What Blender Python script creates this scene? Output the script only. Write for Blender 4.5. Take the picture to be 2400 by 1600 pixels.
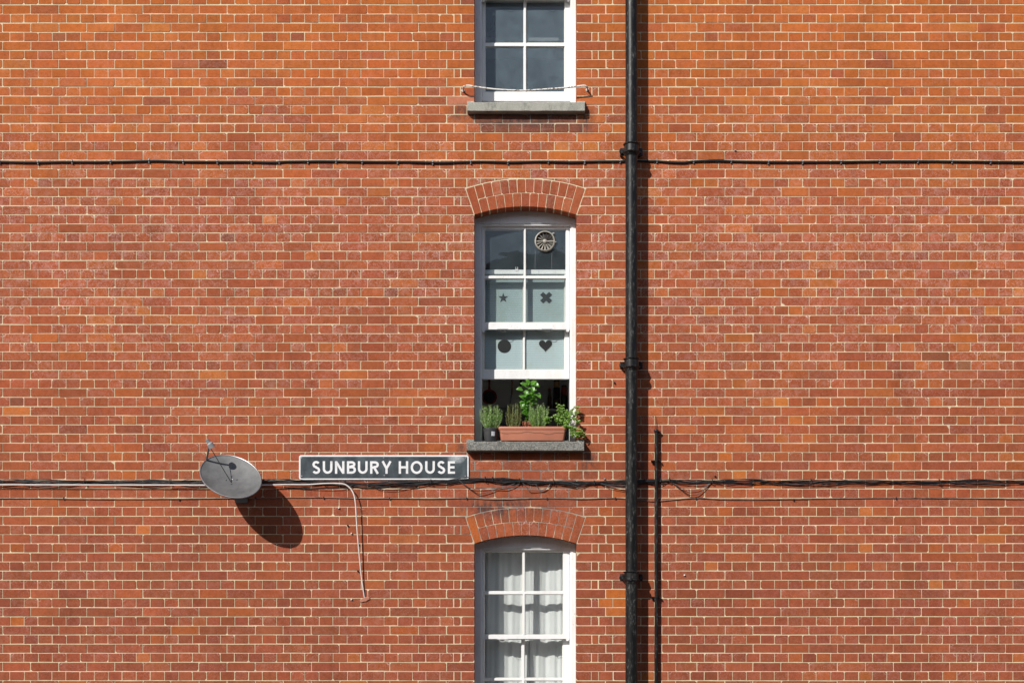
import bpy, math, random
from mathutils import Vector, Matrix, noise
random.seed(7)
R = math.radians
for o in list(bpy.data.objects): bpy.data.objects.remove(o)
scene = bpy.context.scene
COL = scene.collection

# ------------------------------------------------------------------ camera, sky, sun, exposure
S = 0.0035; DIST = 9.5; ZC = 4.2; PX0, PY0 = 1200.0, 1360.0      # metres per unit on the wall face; eye level of the photographer
cam_d = bpy.data.cameras.new('camera'); cam = bpy.data.objects.new('camera', cam_d); COL.objects.link(cam)
cam.location = (0, -DIST, ZC); cam.rotation_euler = (R(90), 0, 0)
cam_d.sensor_width = 36; cam_d.lens = 36*DIST/(2400*S); cam_d.shift_y = (PY0-800)/2400.0
cam_d.clip_end = 500
scene.camera = cam
SX, SY = 0.74, 0.84                                               # light travels (SX, 1, -SY)
sdir = Vector((SX, 1, -SY)).normalized()
sun_d = bpy.data.lights.new('sun', 'SUN'); sun = bpy.data.objects.new('sun', sun_d); COL.objects.link(sun)
sun_d.energy = 5.0; sun_d.angle = R(0.5); sun_d.color = (1, .955, .89)
sun.rotation_euler = sdir.to_track_quat('-Z', 'Y').to_euler(); sun.location = (-8, -14, 16)
W = bpy.data.worlds.new("World"); scene.world = W; W.use_nodes = True
wn = W.node_tree.nodes; bg = wn['Background']
sky = wn.new('ShaderNodeTexSky'); sky.sky_type = 'NISHITA'; sky.sun_disc = False
el = math.asin(-sdir.z); sky.sun_elevation = el
sky.sun_rotation = math.atan2(-sdir.x, -sdir.y)
W.node_tree.links.new(sky.outputs[0], bg.inputs[0]); bg.inputs[1].default_value = 0.105
scene.view_settings.view_transform = 'Standard'; scene.view_settings.look = 'None'
scene.view_settings.gamma = 1; scene.view_settings.exposure = 0.08

# ------------------------------------------------------------------ helpers
def P(px, py, d=0.0):                                             # a point d metres behind the brick face
    k = (DIST+d)/DIST
    return Vector(((px-PX0)*S*k, d, ZC+(PY0-py)*S*k))
class MB:
    def __init__(s): s.v = []; s.f = []; s.m = []; s.c = []; s.loc = {}
    def add(s, vs, fs, mi=0, col=None):
        b = len(s.v); s.v += [tuple(v) for v in vs]
        for f in fs: s.f.append([b+i for i in f]); s.m.append(mi); s.c.append(col or (1, 1, 1, 0))
        return s
    def box(s, a, b, mi=0):
        x0, y0, z0 = a; x1, y1, z1 = b
        if x0 > x1: x0, x1 = x1, x0
        if y0 > y1: y0, y1 = y1, y0
        if z0 > z1: z0, z1 = z1, z0
        vs = [(x0,y0,z0),(x1,y0,z0),(x1,y1,z0),(x0,y1,z0),(x0,y0,z1),(x1,y0,z1),(x1,y1,z1),(x0,y1,z1)]
        return s.add(vs, [(0,3,2,1),(4,5,6,7),(0,1,5,4),(1,2,6,5),(2,3,7,6),(3,0,4,7)], mi)
    def prism(s, pts, y0, y1, mi=0, bev=0.0):                      # pts (x,z) counter-clockwise as seen from the street
        n = len(pts); vs = []
        rings = [(pts, y1), (pts, y0+bev)]
        if bev: rings.append((inset(pts, bev), y0))
        for p, y in rings: vs += [(q[0], y, q[1]) for q in p]
        fs = [[(k*n)+i for i in range(n)] for k in (len(rings)-1,)]
        fs.append(list(reversed(range(n))))
        for k in range(len(rings)-1):
            for i in range(n):
                j = (i+1) % n; fs.append([k*n+i, k*n+j, (k+1)*n+j, (k+1)*n+i])
        return s.add(vs, fs, mi)
    def tube(s, pts, r, seg=8, mi=0, cap=True):
        pts = [Vector(p) for p in pts]; n = len(pts); vs = []; up = None
        for i, p in enumerate(pts):
            t = (pts[min(i+1, n-1)]-pts[max(i-1, 0)])
            t = t.normalized() if t.length > 1e-9 else Vector((0, 0, 1))
            if up is None: up = Vector((0, 0, 1)) if abs(t.z) < .9 else Vector((0, 1, 0))
            a = t.cross(up)
            if a.length < 1e-4: a = t.cross(Vector((1, .2, 0)))
            a.normalize(); b = a.cross(t).normalized(); up = b
            rr = r[i] if isinstance(r, (list, tuple)) else r
            for k in range(seg):
                th = 2*math.pi*k/seg; vs.append(p+a*rr*math.cos(th)+b*rr*math.sin(th))
        fs = []
        for i in range(n-1):
            for k in range(seg):
                k2 = (k+1) % seg; fs.append((i*seg+k, i*seg+k2, (i+1)*seg+k2, (i+1)*seg+k))
        if cap: fs.append(list(range(seg))[::-1]); fs.append([(n-1)*seg+k for k in range(seg)])
        return s.add(vs, fs, mi)
    def lathe(s, prof, c, axis='z', seg=24, mi=0):                 # prof: (radius, height along axis)
        vs = []; n = len(prof)
        for r, h in prof:
            for k in range(seg):
                th = 2*math.pi*k/seg; a, b = r*math.cos(th), r*math.sin(th)
                vs.append((c[0]+a, c[1]+b, c[2]+h) if axis == 'z' else (c[0]+a, c[1]-h, c[2]+b))
        fs = []
        for i in range(n-1):
            for k in range(seg):
                k2 = (k+1) % seg; fs.append((i*seg+k, i*seg+k2, (i+1)*seg+k2, (i+1)*seg+k))
        fs.append(list(range(seg))[::-1]); fs.append([(n-1)*seg+k for k in range(seg)])
        return s.add(vs, fs, mi)
    def build(s, name, mats, parent=None, smooth=False, tint=False, fixn=False):
        me = bpy.data.meshes.new(name); me.from_pydata(s.v, [], s.f); me.update()
        for m in (mats if isinstance(mats, (list, tuple)) else [mats]): me.materials.append(m)
        me.polygons.foreach_set('material_index', s.m)
        if smooth: me.polygons.foreach_set('use_smooth', [True]*len(s.f))
        if tint:
            at = me.attributes.new('tint', 'FLOAT_COLOR', 'FACE'); at.data.foreach_set('color', [x for c in s.c for x in c])
        if s.loc:
            at = me.attributes.new('brickloc', 'FLOAT_VECTOR', 'POINT'); at.data.foreach_set('vector', [x for i in range(len(s.v)) for x in s.loc.get(i, (0, 0, 1))])
        if fixn:
            import bmesh
            bm = bmesh.new(); bm.from_mesh(me); bmesh.ops.recalc_face_normals(bm, faces=bm.faces); bm.to_mesh(me); bm.free()
        if smooth:
            try: me.set_sharp_from_angle(angle=R(35))
            except Exception: pass
        o = bpy.data.objects.new(name, me); COL.objects.link(o)
        if parent: o.parent = parent
        return o
def inset(pts, b):
    n = len(pts); out = []
    for i in range(n):
        p0, p1, p2 = Vector(pts[i-1]), Vector(pts[i]), Vector(pts[(i+1) % n])
        e1, e2 = (p1-p0), (p2-p1)
        if e1.length < 1e-7 or e2.length < 1e-7: out.append(tuple(p1)); continue
        e1.normalize(); e2.normalize()
        n1, n2 = Vector((-e1.y, e1.x)), Vector((-e2.y, e2.x))
        m = n1+n2; d = m.dot(n1)
        out.append(tuple(p1+m*(b/max(d, .35))) if d > 1e-3 else tuple(p1+n1*b))
    return out
def empty(name, loc=(0, 0, 0)):
    o = bpy.data.objects.new(name, None); COL.objects.link(o); o.location = loc; o.empty_display_size = .1; return o
def tag(o, label=None, cat=None, group=None, kind=None):
    if label: o['label'] = label
    if cat: o['category'] = cat
    if group: o['group'] = group
    if kind: o['kind'] = kind
    return o
def rel(mb, loc):                                                  # move a mesh builder's points to be relative to an Empty
    l = Vector(loc); mb.v = [tuple(Vector(v)-l) for v in mb.v]; return mb
def spline(pts, n=8):
    pts = [Vector(p) for p in pts]; q = [2*pts[0]-pts[1]]+pts+[2*pts[-1]-pts[-2]]; out = []
    for i in range(1, len(q)-2):
        a, b, c, d = q[i-1:i+3]
        for k in range(n):
            t = k/n; out.append(.5*((2*b)+(-a+c)*t+(2*a-5*b+4*c-d)*t*t+(-a+3*b-3*c+d)*t**3))
    out.append(pts[-1]); return out
def srgb(r, g, b):
    f = lambda c: ((c/255)/12.92 if c/255 <= .04045 else ((c/255+.055)/1.055)**2.4)
    return (f(r), f(g), f(b), 1)

# ------------------------------------------------------------------ materials
class NT:
    def __init__(s, name):
        s.m = bpy.data.materials.new(name); s.m.use_nodes = True; s.t = s.m.node_tree; s.n = s.t.nodes
        s.p = s.n['Principled BSDF']; s.out = s.n['Material Output']
        s.geo = s.n.new('ShaderNodeNewGeometry'); s.pos = s.geo.outputs['Position']
    def l(s, a, b): s.t.links.new(a, b)
    def noise(s, scale, detail=4, rough=.6, vec=None, stretch=None):
        x = s.n.new('ShaderNodeTexNoise'); x.inputs['Scale'].default_value = scale
        x.inputs['Detail'].default_value = detail; x.inputs['Roughness'].default_value = rough
        v = vec or s.pos
        if stretch:
            mp = s.n.new('ShaderNodeMapping'); mp.inputs['Scale'].default_value = stretch; s.l(v, mp.inputs[0]); v = mp.outputs[0]
        s.l(v, x.inputs['Vector']); return x.outputs['Fac']
    def ramp(s, fac, a, b, c0=0., c1=1.):
        r = s.n.new('ShaderNodeMapRange'); r.clamp = True
        for i, v in zip((1, 2, 3, 4), (a, b, c0, c1)): r.inputs[i].default_value = v
        s.l(fac, r.inputs[0]); return r.outputs[0]
    def math(s, op, a, b=None):
        x = s.n.new('ShaderNodeMath'); x.operation = op
        for i, v in enumerate((a, b)):
            if v is None: continue
            if isinstance(v, (int, float)): x.inputs[i].default_value = v
            else: s.l(v, x.inputs[i])
        return x.outputs[0]
    def mix(s, fac, a, b, mode='MIX'):
        x = s.n.new('ShaderNodeMix'); x.data_type = 'RGBA'; x.blend_type = mode
        if isinstance(fac, (int, float)): x.inputs[0].default_value = fac
        else: s.l(fac, x.inputs[0])
        for i, v in ((6, a), (7, b)):
            if isinstance(v, (tuple, list)): x.inputs[i].default_value = v
            else: s.l(v, x.inputs[i])
        return x.outputs[2]
    def bump(s, h, strength=.4, dist=.002):
        x = s.n.new('ShaderNodeBump'); x.inputs['Strength'].default_value = strength; x.inputs['Distance'].default_value = dist
        s.l(h, x.inputs['Height']); s.l(x.outputs[0], s.p.inputs['Normal'])
    def sep(s):
        x = s.n.new('ShaderNodeSeparateXYZ'); s.l(s.pos, x.inputs[0]); return x.outputs
    def col(s, c):
        if isinstance(c, (tuple, list)): s.p.inputs['Base Color'].default_value = c
        else: s.l(c, s.p.inputs['Base Color'])
    def rough(s, r): s.p.inputs['Roughness'].default_value = r
def simple(name, c, rough=.6, var=.25, scale=12, bump=.2, metal=0, c2=None, lo=.4, hi=.65, stretch=None, fine=180):
    m = NT(name); a = m.noise(scale, 6, .65, stretch=stretch)
    d = c2 or tuple(x*(1-var) for x in c[:3])+(1,)
    b = m.noise(fine, 3, .6)
    k = m.mix(m.ramp(a, lo, hi), c, d)
    k = m.mix(m.ramp(b, .3, .8, 0, .25), k, tuple(x*.6 for x in c[:3])+(1,))
    m.col(k); m.rough(rough); m.p.inputs['Metallic'].default_value = metal
    if bump: m.bump(m.math('ADD', a, m.math('MULTIPLY', b, .5)), bump, .003)
    return m.m
def brick_mat():
    m = NT('brick_face')
    at = m.n.new('ShaderNodeAttribute'); at.attribute_name = 'tint'
    base = at.outputs['Color']; al = at.outputs['Alpha']
    n1 = m.noise(22, 5, .6); n2 = m.noise(90, 5, .65); n3 = m.noise(300, 3, .6)
    k = m.mix(m.ramp(n1, .35, .7), base, m.mix(1.0, base, (.82, .82, .80, 1), 'MULTIPLY'))
    k = m.mix(m.ramp(n2, .42, .72, 0, .45), k, m.mix(1.0, base, (1.14, 1.14, 1.12, 1), 'MULTIPLY'))
    # sooty drift and dark pits
    pit = m.ramp(n3, .66, .72); pit = m.math('MULTIPLY', pit, m.ramp(n1, .45, .6))
    k = m.mix(m.math('MULTIPLY', pit, .7), k, (.05, .02, .015, 1))
    # horizontal creases
    cr = m.noise(26, 3, .5, stretch=(1, 1, 4.5)); cr2 = m.math('ABSOLUTE', m.math('SUBTRACT', cr, .5))
    k = m.mix(m.math('MULTIPLY', m.ramp(cr2, .0, .012, .55, 0), m.ramp(n1, .45, .55)), k, m.mix(1.0, base, (.45, .38, .36, 1), 'MULTIPLY'))
    # pale salt lines
    e = m.noise(38, 4, .55); e1 = m.math('ABSOLUTE', m.math('SUBTRACT', e, .52))
    line = m.math('MULTIPLY', m.ramp(e1, .0, .022, 1, 0), al)
    hz = m.math('MULTIPLY', m.ramp(m.noise(14, 6, .7), .5, .68, 0, .55), al)
    lo = m.n.new('ShaderNodeAttribute'); lo.attribute_name = 'brickloc'; sx = m.n.new('ShaderNodeSeparateXYZ'); m.l(lo.outputs['Vector'], sx.inputs[0])
    ex = m.math('SUBTRACT', sx.outputs[2], m.math('ABSOLUTE', sx.outputs[0]))
    dc_ = m.math('ADD', m.math('SQRT', m.math('ADD', m.math('POWER', ex, 2), m.math('POWER', m.math('MULTIPLY', sx.outputs[1], 1.25), 2))), m.ramp(m.noise(34, 4, .65), .2, .8, -.016, .016))
    arc_ = m.math('MULTIPLY', m.ramp(m.math('ABSOLUTE', m.math('SUBTRACT', dc_, .026)), .0012, .0034, 1, 0), m.ramp(al, .2, .55))
    arc_ = m.math('MULTIPLY', arc_, m.ramp(m.noise(17, 3), .42, .55))
    k = m.mix(m.math('MULTIPLY', m.ramp(dc_, .020, .026, .55, 0), m.ramp(al, .1, .5)), k, m.mix(1.0, base, (.62, .55, .58, 1), 'MULTIPLY'))
    f = m.math('MAXIMUM', m.math('MAXIMUM', line, hz), m.math('MULTIPLY', arc_, 1.5))
    k = m.mix(m.math('MULTIPLY', f, .62), k, (.66, .42, .38, 1))
    sp = m.ramp(m.noise(75, 1, .4), .79, .81)
    k = m.mix(m.math('MULTIPLY', sp, .8), k, (.7, .6, .5, 1))
    # broad weathering, and soot that has run down at the ends of the sills
    W1 = m.noise(1.1, 5, .65, stretch=(1.3, 1, .6)); W2 = m.noise(3.2, 5, .7, stretch=(1.6, 1, .5))
    k = m.mix(m.ramp(W1, .42, .68, 0, .55), k, m.mix(1.0, k, (.72, .72, .73, 1), 'MULTIPLY'))
    k = m.mix(m.ramp(W2, .50, .72, 0, .6), k, m.mix(1.0, k, (.66, .65, .64, 1), 'MULTIPLY'))
    k = m.mix(m.ramp(W2, .28, .42, .35, 0), k, m.mix(1.0, k, (1.16, 1.08, 1.02, 1), 'MULTIPLY'))
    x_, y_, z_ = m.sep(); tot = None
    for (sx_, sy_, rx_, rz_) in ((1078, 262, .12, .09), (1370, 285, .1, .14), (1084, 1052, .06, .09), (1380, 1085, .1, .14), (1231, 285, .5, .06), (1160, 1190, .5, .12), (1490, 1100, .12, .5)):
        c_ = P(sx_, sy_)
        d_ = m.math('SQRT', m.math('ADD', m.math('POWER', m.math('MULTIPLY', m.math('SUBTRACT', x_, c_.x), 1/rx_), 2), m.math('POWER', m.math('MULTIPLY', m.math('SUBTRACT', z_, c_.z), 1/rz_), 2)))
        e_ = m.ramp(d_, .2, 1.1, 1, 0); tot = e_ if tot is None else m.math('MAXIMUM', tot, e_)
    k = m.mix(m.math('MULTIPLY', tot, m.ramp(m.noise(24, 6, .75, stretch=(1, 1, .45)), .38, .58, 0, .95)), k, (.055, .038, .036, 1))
    m.col(k); m.rough(.9); m.p.inputs['Specular IOR Level'].default_value = .25
    m.bump(m.math('ADD', n2, m.math('ADD', m.math('MULTIPLY', n3, .4), m.ramp(cr2, 0, .02, -.35, 0))), .55, .0035)
    return m.m
def mortar_mat():
    m = NT('mortar'); n1 = m.noise(5, 5, .6); n2 = m.noise(70, 5, .7)
    k = m.mix(m.ramp(n1, .35, .7), (.68, .56, .37, 1), (.46, .38, .26, 1))
    # repointed in grey cement under the sills
    x, y, z = m.sep()
    g = m.math('MULTIPLY', m.ramp(m.math('ABSOLUTE', m.math('SUBTRACT', x, .07)), .35, .7, 1, 0),
               m.math('MULTIPLY', m.ramp(z, 4.45, 4.6), m.ramp(z, 5.25, 5.35, 1, 0)))
    g2 = m.math('MULTIPLY', m.ramp(m.math('ABSOLUTE', m.math('SUBTRACT', x, .07)), .35, .5, 1, 0),
               m.math('MULTIPLY', m.ramp(z, 7.9, 7.98), m.ramp(z, 8.1, 8.14, 1, 0)))
    g = m.math('MULTIPLY', m.math('MAXIMUM', g, g2), m.ramp(m.noise(4, 4, .6), .4, .5))
    k = m.mix(g, k, (.2, .19, .17, 1))
    k = m.mix(m.ramp(n2, .52, .78, 0, .55), k, (.20, .16, .11, 1))
    m.col(k); m.rough(.95); m.bump(n2, .6, .003); return m.m
def paint_mat(name, c=(.76, .765, .77, 1), dirt=.6):
    m = NT(name); n1 = m.noise(9, 6, .7, stretch=(1, 1, .35)); n2 = m.noise(60, 5, .7)
    k = m.mix(m.ramp(n1, .5, .78, 0, dirt), c, (.52, .51, .47, 1))
    k = m.mix(m.ramp(n2, .62, .70, 0, .7), k, (.34, .31, .27, 1))
    m.col(k); m.rough(.45); m.bump(m.noise(120, 4), .15, .001); return m.m
def glass_mat(name, dust=.07, tintc=(.95, .965, .96, 1), dustc=(.42, .55, .64, 1), refl=1.0):
    m = NT(name); m.n.remove(m.p)
    tr = m.n.new('ShaderNodeBsdfTransparent'); tr.inputs[0].default_value = tintc
    gl = m.n.new('ShaderNodeBsdfGlossy'); gl.inputs['Roughness'].default_value = .015
    df = m.n.new('ShaderNodeBsdfDiffuse'); df.inputs[0].default_value = dustc
    fr = m.n.new('ShaderNodeFresnel'); m.l(m.math('SUBTRACT', 1.5, m.math('MULTIPLY', m.geo.outputs['Backfacing'], 1.5-1/1.5)), fr.inputs[0])
    bp = m.n.new('ShaderNodeBump'); bp.inputs['Strength'].default_value = .08; bp.inputs['Distance'].default_value = .01
    m.l(m.noise(5, 2), bp.inputs['Height']); m.l(bp.outputs[0], gl.inputs['Normal'])
    a = m.n.new('ShaderNodeMixShader'); m.l(m.math('MULTIPLY', fr.outputs[0], refl), a.inputs[0]); m.l(tr.outputs[0], a.inputs[1]); m.l(gl.outputs[0], a.inputs[2])
    b = m.n.new('ShaderNodeMixShader')
    d1 = m.noise(6, 6, .7); d2 = m.noise(160, 2, .5)
    f = m.math('ADD', m.ramp(d1, .3, .75, dust*.6, dust*1.5), m.ramp(d2, .68, .76, 0, dust*1.5))
    m.l(f, b.inputs[0]); m.l(a.outputs[0], b.inputs[1]); m.l(df.outputs[0], b.inputs[2]); m.l(b.outputs[0], m.out.inputs[0])
    return m.m
def film_mat():
    m = NT('frosted_film'); x, y, z = m.sep()
    w = m.math('SINE', m.math('MULTIPLY', z, 2*math.pi/.0150))
    w2 = m.ramp(w, -.8, .9)
    k = m.mix(w2, (.38, .47, .50, 1), (.52, .62, .65, 1))
    k = m.mix(m.ramp(m.noise(5, 5, .6), .5, .72, 0, .6), k, (.38, .44, .38, 1))
    m.col(k); m.rough(.5); return m.m
def leaf_mat(name, c, c2, trans=.35, rough=.45):
    m = NT(name); oi = m.noise(40, 3, .6)
    k = m.mix(m.ramp(oi, .35, .65), c, c2); m.col(k); m.rough(rough)
    t = m.n.new('ShaderNodeBsdfTranslucent'); m.l(m.mix(1.0, k, (1.3, 1.5, .5, 1), 'MULTIPLY'), t.inputs[0])
    x = m.n.new('ShaderNodeMixShader'); x.inputs[0].default_value = trans
    m.l(m.p.outputs[0], x.inputs[1]); m.l(t.outputs[0], x.inputs[2]); m.l(x.outputs[0], m.out.inputs[0]); return m.m
def stone_mat(name, c, c2, dark, scale=170, amt=.6):
    m = NT(name); n1 = m.noise(scale, 2, .5); n2 = m.noise(9, 6, .75, stretch=(1, 1, .6)); n3 = m.noise(scale*.8, 1, .4, stretch=(1, 1, 1.01))
    k = m.mix(m.ramp(n2, .4, .7), c, c2)
    k = m.mix(m.ramp(m.noise(16, 6, .8, stretch=(1, 1, .3)), .53, .68, 0, .75), k, (.07, .07, .06, 1))
    k = m.mix(m.ramp(n1, .42, .58, 0, amt), k, dark)
    k = m.mix(m.ramp(n3, .62, .68, 0, .4), k, (.45, .43, .39, 1))
    y = m.ramp(m.noise(13, 2, .5), .75, .77); k = m.mix(m.math('MULTIPLY', y, .8), k, (.55, .35, .05, 1))
    m.col(k); m.rough(.95); m.bump(n1, .7, .004); return m.m
def pipe_mat(name='black_iron_paint'):
    m = NT(name); n1 = m.noise(26, 5, .65, stretch=(1, 1, .22)); n2 = m.noise(7, 5, .6, stretch=(1, 1, .6)); n3 = m.noise(85, 4, .7, stretch=(1, 1, .35))
    k = m.mix(m.ramp(n1, .45, .7, 0, .8), (.006, .006, .0065, 1), (.020, .020, .020, 1))
    m.p.inputs['Specular IOR Level'].default_value = .28
    k = m.mix(m.math('MULTIPLY', m.ramp(n3, .52, .74), m.ramp(n1, .44, .56)), k, (.13, .13, .128, 1))
    k = m.mix(m.ramp(n2, .73, .76, 0, .85), k, (.28, .15, .07, 1))
    m.col(k); m.rough(.42); m.bump(n1, .35, .004); return m.m
M = {}
M['brick'] = brick_mat(); M['mortar'] = mortar_mat()
M['paint'] = paint_mat('white_gloss_paint'); M['oldpaint'] = paint_mat('aged_inner_paint', (.60, .63, .58, 1), .7)
M['putty'] = paint_mat('old_putty_paint', (.66, .65, .60, 1), .9)
M['glass'] = glass_mat('window_glass', .034); M['glass_low'] = glass_mat('curtain_window_glass', .012)
M['glass_top'] = glass_mat('upper_window_glass', .085)
M['glass_film'] = glass_mat('film_backed_glass', .006, dustc=(.5, .6, .6, 1))
M['film'] = film_mat()
M['black'] = simple('black_vinyl', (.010, .011, .013, 1), .8, bump=0)
M['pipe'] = pipe_mat()
M['sill_light'] = stone_mat('pale_cast_stone', (.40, .39, .34, 1), (.30, .30, .26, 1), (.14, .14, .13, 1), 170, .5)
M['sill_dark'] = stone_mat('granite_chip_stone', (.24, .24, .22, 1), (.17, .165, .14, 1), (.06, .06, .058, 1), 110, .7)
M['cable'] = simple('black_cable_sheath', (.018, .018, .02, 1), .42, bump=.05)
M['greycable'] = simple('grey_cable_sheath', (.10, .10, .105, 1), .5, bump=.05)
M['whitecable'] = simple('white_cable_sheath', (.68, .63, .59, 1), .5, bump=.05, var=.2)
M['browncable'] = simple('weathered_brown_cable', (.30, .17, .13, 1), .6, c2=(.09, .06, .05, 1))
M['clip'] = simple('grey_clip_plastic', (.28, .28, .29, 1), .5)
M['clipw'] = simple('white_clip_plastic', (.75, .73, .70, 1), .5)
M['terracotta'] = simple('terracotta_plastic', (.50, .19, .12, 1), .5, var=.12, scale=8, bump=.05)
M['clay'] = simple('clay_pot', (.45, .15, .08, 1), .8)
M['blackpot'] = simple('black_plastic_pot', (.028, .029, .032, 1), .42, c2=(.06, .06, .062, 1), bump=.05)
M['sticker'] = simple('paper_sticker', (.60, .60, .63, 1), .6, bump=0)
M['soil'] = simple('potting_soil', (.03, .02, .014, 1), .95, bump=.6)
M['rose1'] = leaf_mat('rosemary_leaf', (.50, .62, .42, 1), (.30, .44, .21, 1), .35)
M['rose2'] = leaf_mat('dry_rosemary_leaf', (.30, .42, .19, 1), (.36, .27, .15, 1), .3)
M['stem'] = simple('woody_stem', (.20, .19, .09, 1), .8)
M['basil'] = leaf_mat('basil_leaf', (.16, .36, .05, 1), (.09, .26, .03, 1), .4, .35)
M['mint'] = leaf_mat('mint_leaf', (.32, .46, .10, 1), (.16, .30, .07, 1), .4)
M['greenstem'] = simple('green_stem', (.20, .28, .08, 1), .6)
M['wall_in'] = simple('kitchen_plaster', (.82, .80, .78, 1), .8, var=.1, scale=3)
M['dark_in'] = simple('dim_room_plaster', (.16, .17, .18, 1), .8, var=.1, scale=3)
M['pan'] = simple('red_enamel', (.38, .05, .03, 1), .3, bump=0)
M['pan_in'] = simple('black_iron', (.008, .008, .008, 1), .5, bump=0)
M['wood'] = simple('beech_handle', (.5, .28, .14, 1), .5)
M['fan'] = simple('aged_cream_plastic', (.40, .38, .33, 1), .5, c2=(.27, .25, .21, 1))
M['fan_dark'] = simple('dark_fan_housing', (.03, .028, .025, 1), .6)
M['steel'] = simple('grey_steel', (.25, .25, .26, 1), .4, metal=.6)
M['cloth'] = None
m = NT('sheer_curtain'); k = m.mix(m.ramp(m.noise(260, 2), .4, .6, 0, .3), (.90, .90, .90, 1), (.80, .81, .82, 1)); m.col(k); m.rough(.9)
t = m.n.new('ShaderNodeBsdfTranslucent'); t.inputs[0].default_value = (.9, .9, .9, 1)
x = m.n.new('ShaderNodeMixShader'); x.inputs[0].default_value = .3
m.l(m.p.outputs[0], x.inputs[1]); m.l(t.outputs[0], x.inputs[2]); m.l(x.outputs[0], m.out.inputs[0]); M['cloth'] = m.m
M['rail'] = NT('flaking_white_rail'); m = M['rail']
k = m.mix(m.ramp(m.noise(55, 5, .7), .53, .58), (.72, .70, .66, 1), (.12, .06, .035, 1)); m.col(k); m.rough(.6); m.bump(m.noise(90), .5, .002); M['rail'] = m.m
m = NT('worn_black_sign_enamel')
k = m.mix(m.ramp(m.noise(9, 5, .6, stretch=(1, 1, .5)), .42, .68), (.034, .044, .052, 1), (.085, .105, .118, 1))
k = m.mix(m.ramp(m.noise(60, 6, .75), .62, .74, 0, .5), k, (.25, .27, .28, 1))
x_, y_, z_ = m.sep(); c0 = P(1070, 1074)
dd = m.math('ADD', m.math('POWER', m.math('MULTIPLY', m.math('SUBTRACT', x_, c0.x), .6), 2), m.math('POWER', m.math('SUBTRACT', z_, c0.z), 2))
k = m.mix(m.math('MULTIPLY', m.ramp(dd, 0, .0022, .75, 0), m.ramp(m.noise(60, 4), .3, .6, .4, 1)), k, (.5, .53, .55, 1))
m.col(k); m.rough(.35); M['sign'] = m.m
M['signwhite'] = simple('white_sign_paint', (.74, .74, .75, 1), .4, var=.3, scale=22, bump=0, lo=.5, hi=.8)
M['asphalt'] = simple('asphalt', (.05, .05, .05, 1), .9, bump=.5)
M['paving'] = simple('paving_slab', (.28, .27, .25, 1), .9, bump=.4)
M['slate'] = simple('roof_slate', (.08, .085, .095, 1), .7)
M['farbrick'] = simple('far_brick', (.28, .17, .11, 1), .9, scale=3, bump=.4)
M['winglass'] = simple('dark_window', (.03, .04, .05, 1), .1, bump=0)
M['gloss'] = simple('jar_contents', (.12, .06, .03, 1), .5)
M['jar'] = glass_mat('jar_glass', .05)
M['dish'] = simple('grey_dish_enamel', (.13, .132, .135, 1), .6, var=.45, scale=7)
M['tile'] = simple('glazed_tile', (.34, .36, .38, 1), .25, var=.08, bump=0)

# ------------------------------------------------------------------ the facade
PITCH = 21.38; B0 = 11.5
def bk(k): return B0+PITCH*k
ACX, R1, RM, R2, ACY = 1231.5, 379.0, 411.0, 444.0, 863.0
AA = R(18.4)
XL, XR = 1111.5, 1351.5
arch_rows = (-17, 19, 55)                                         # course that meets the crown of each arch
crowns = [ACY+PITCH*(a-19) for a in arch_rows]                    # centre of the arch circle, each window
sills = [bk(11), bk(48), bk(84)]
def intr(px, cy): return cy-math.sqrt(R1*R1-(px-ACX)**2)
def extr(px, cy): return cy-math.sqrt(R2*R2-(px-ACX)**2)
def zone(k):
    for i, a in enumerate(arch_rows):
        if k == a: return ('ext', i)
        if a < k <= a+3: return ('skew', i)
        if a+4 <= k and bk(k) < sills[i]-2: return ('open', i)
    return ('solid', 0)
LMIN, RMAX, KMIN, KMAX = -560, 2960, -36, 119
def joints(k):
    st = k % 2 == 0
    if st:
        L = [1045.7, 979.7, 913.7, 861.1, 795.3, 729.5]; p = 65.8; Rr = [1419, 1485, 1551, 1584, 1633, 1699]
        Cn = [1111.5, 1177.5, 1243, 1284.5, 1351.5]
    else:
        L = [1063, 1030.4, 997.9, 965.8, 932.5, 899.8, 845.8, 813.3, 780.2, 747.3, 713.8, 680.9]; p = 32.9
        Rr = [1402, 1435.7, 1468.8, 1502, 1534, 1566.3, 1618, 1651, 1683, 1716]
        Cn = [1094, 1126.4, 1159, 1192, 1223, 1267, 1299.5, 1333.5, 1366.8]
    x = L[-1]-p; n = 0
    while x > LMIN:
        L.append(x); n += 1; x -= p*(.8 if (n*p) % 790 < p else 1)
    x = Rr[-1]+p; n = 0
    while x < RMAX:
        Rr.append(x); n += 1; x += p*(.8 if (n*p) % 790 < p else 1)
    L = [LMIN]+L[::-1]; Rr.append(RMAX)
    z = zone(k)[0]
    if z in ('open', 'skew'):
        if not st: L += [1079.6]; Rr = [1386]+Rr
        return L+[XL], [XR]+Rr
    return (L+Cn+Rr, None)
def nz(a, b, s=0): return noise.noise(Vector((a, b, s)))
ORA = [srgb(198, 99, 47), srgb(190, 93, 47), srgb(202, 108, 56), srgb(192, 96, 52)]
RED = [srgb(181, 86, 56), srgb(174, 82, 55), srgb(178, 89, 61), srgb(170, 80, 55)]
BRN = [srgb(166, 80, 57), srgb(161, 78, 56), srgb(168, 85, 63), srgb(157, 77, 58)]
GRY = [srgb(162, 95, 72), srgb(142, 78, 62)]
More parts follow.
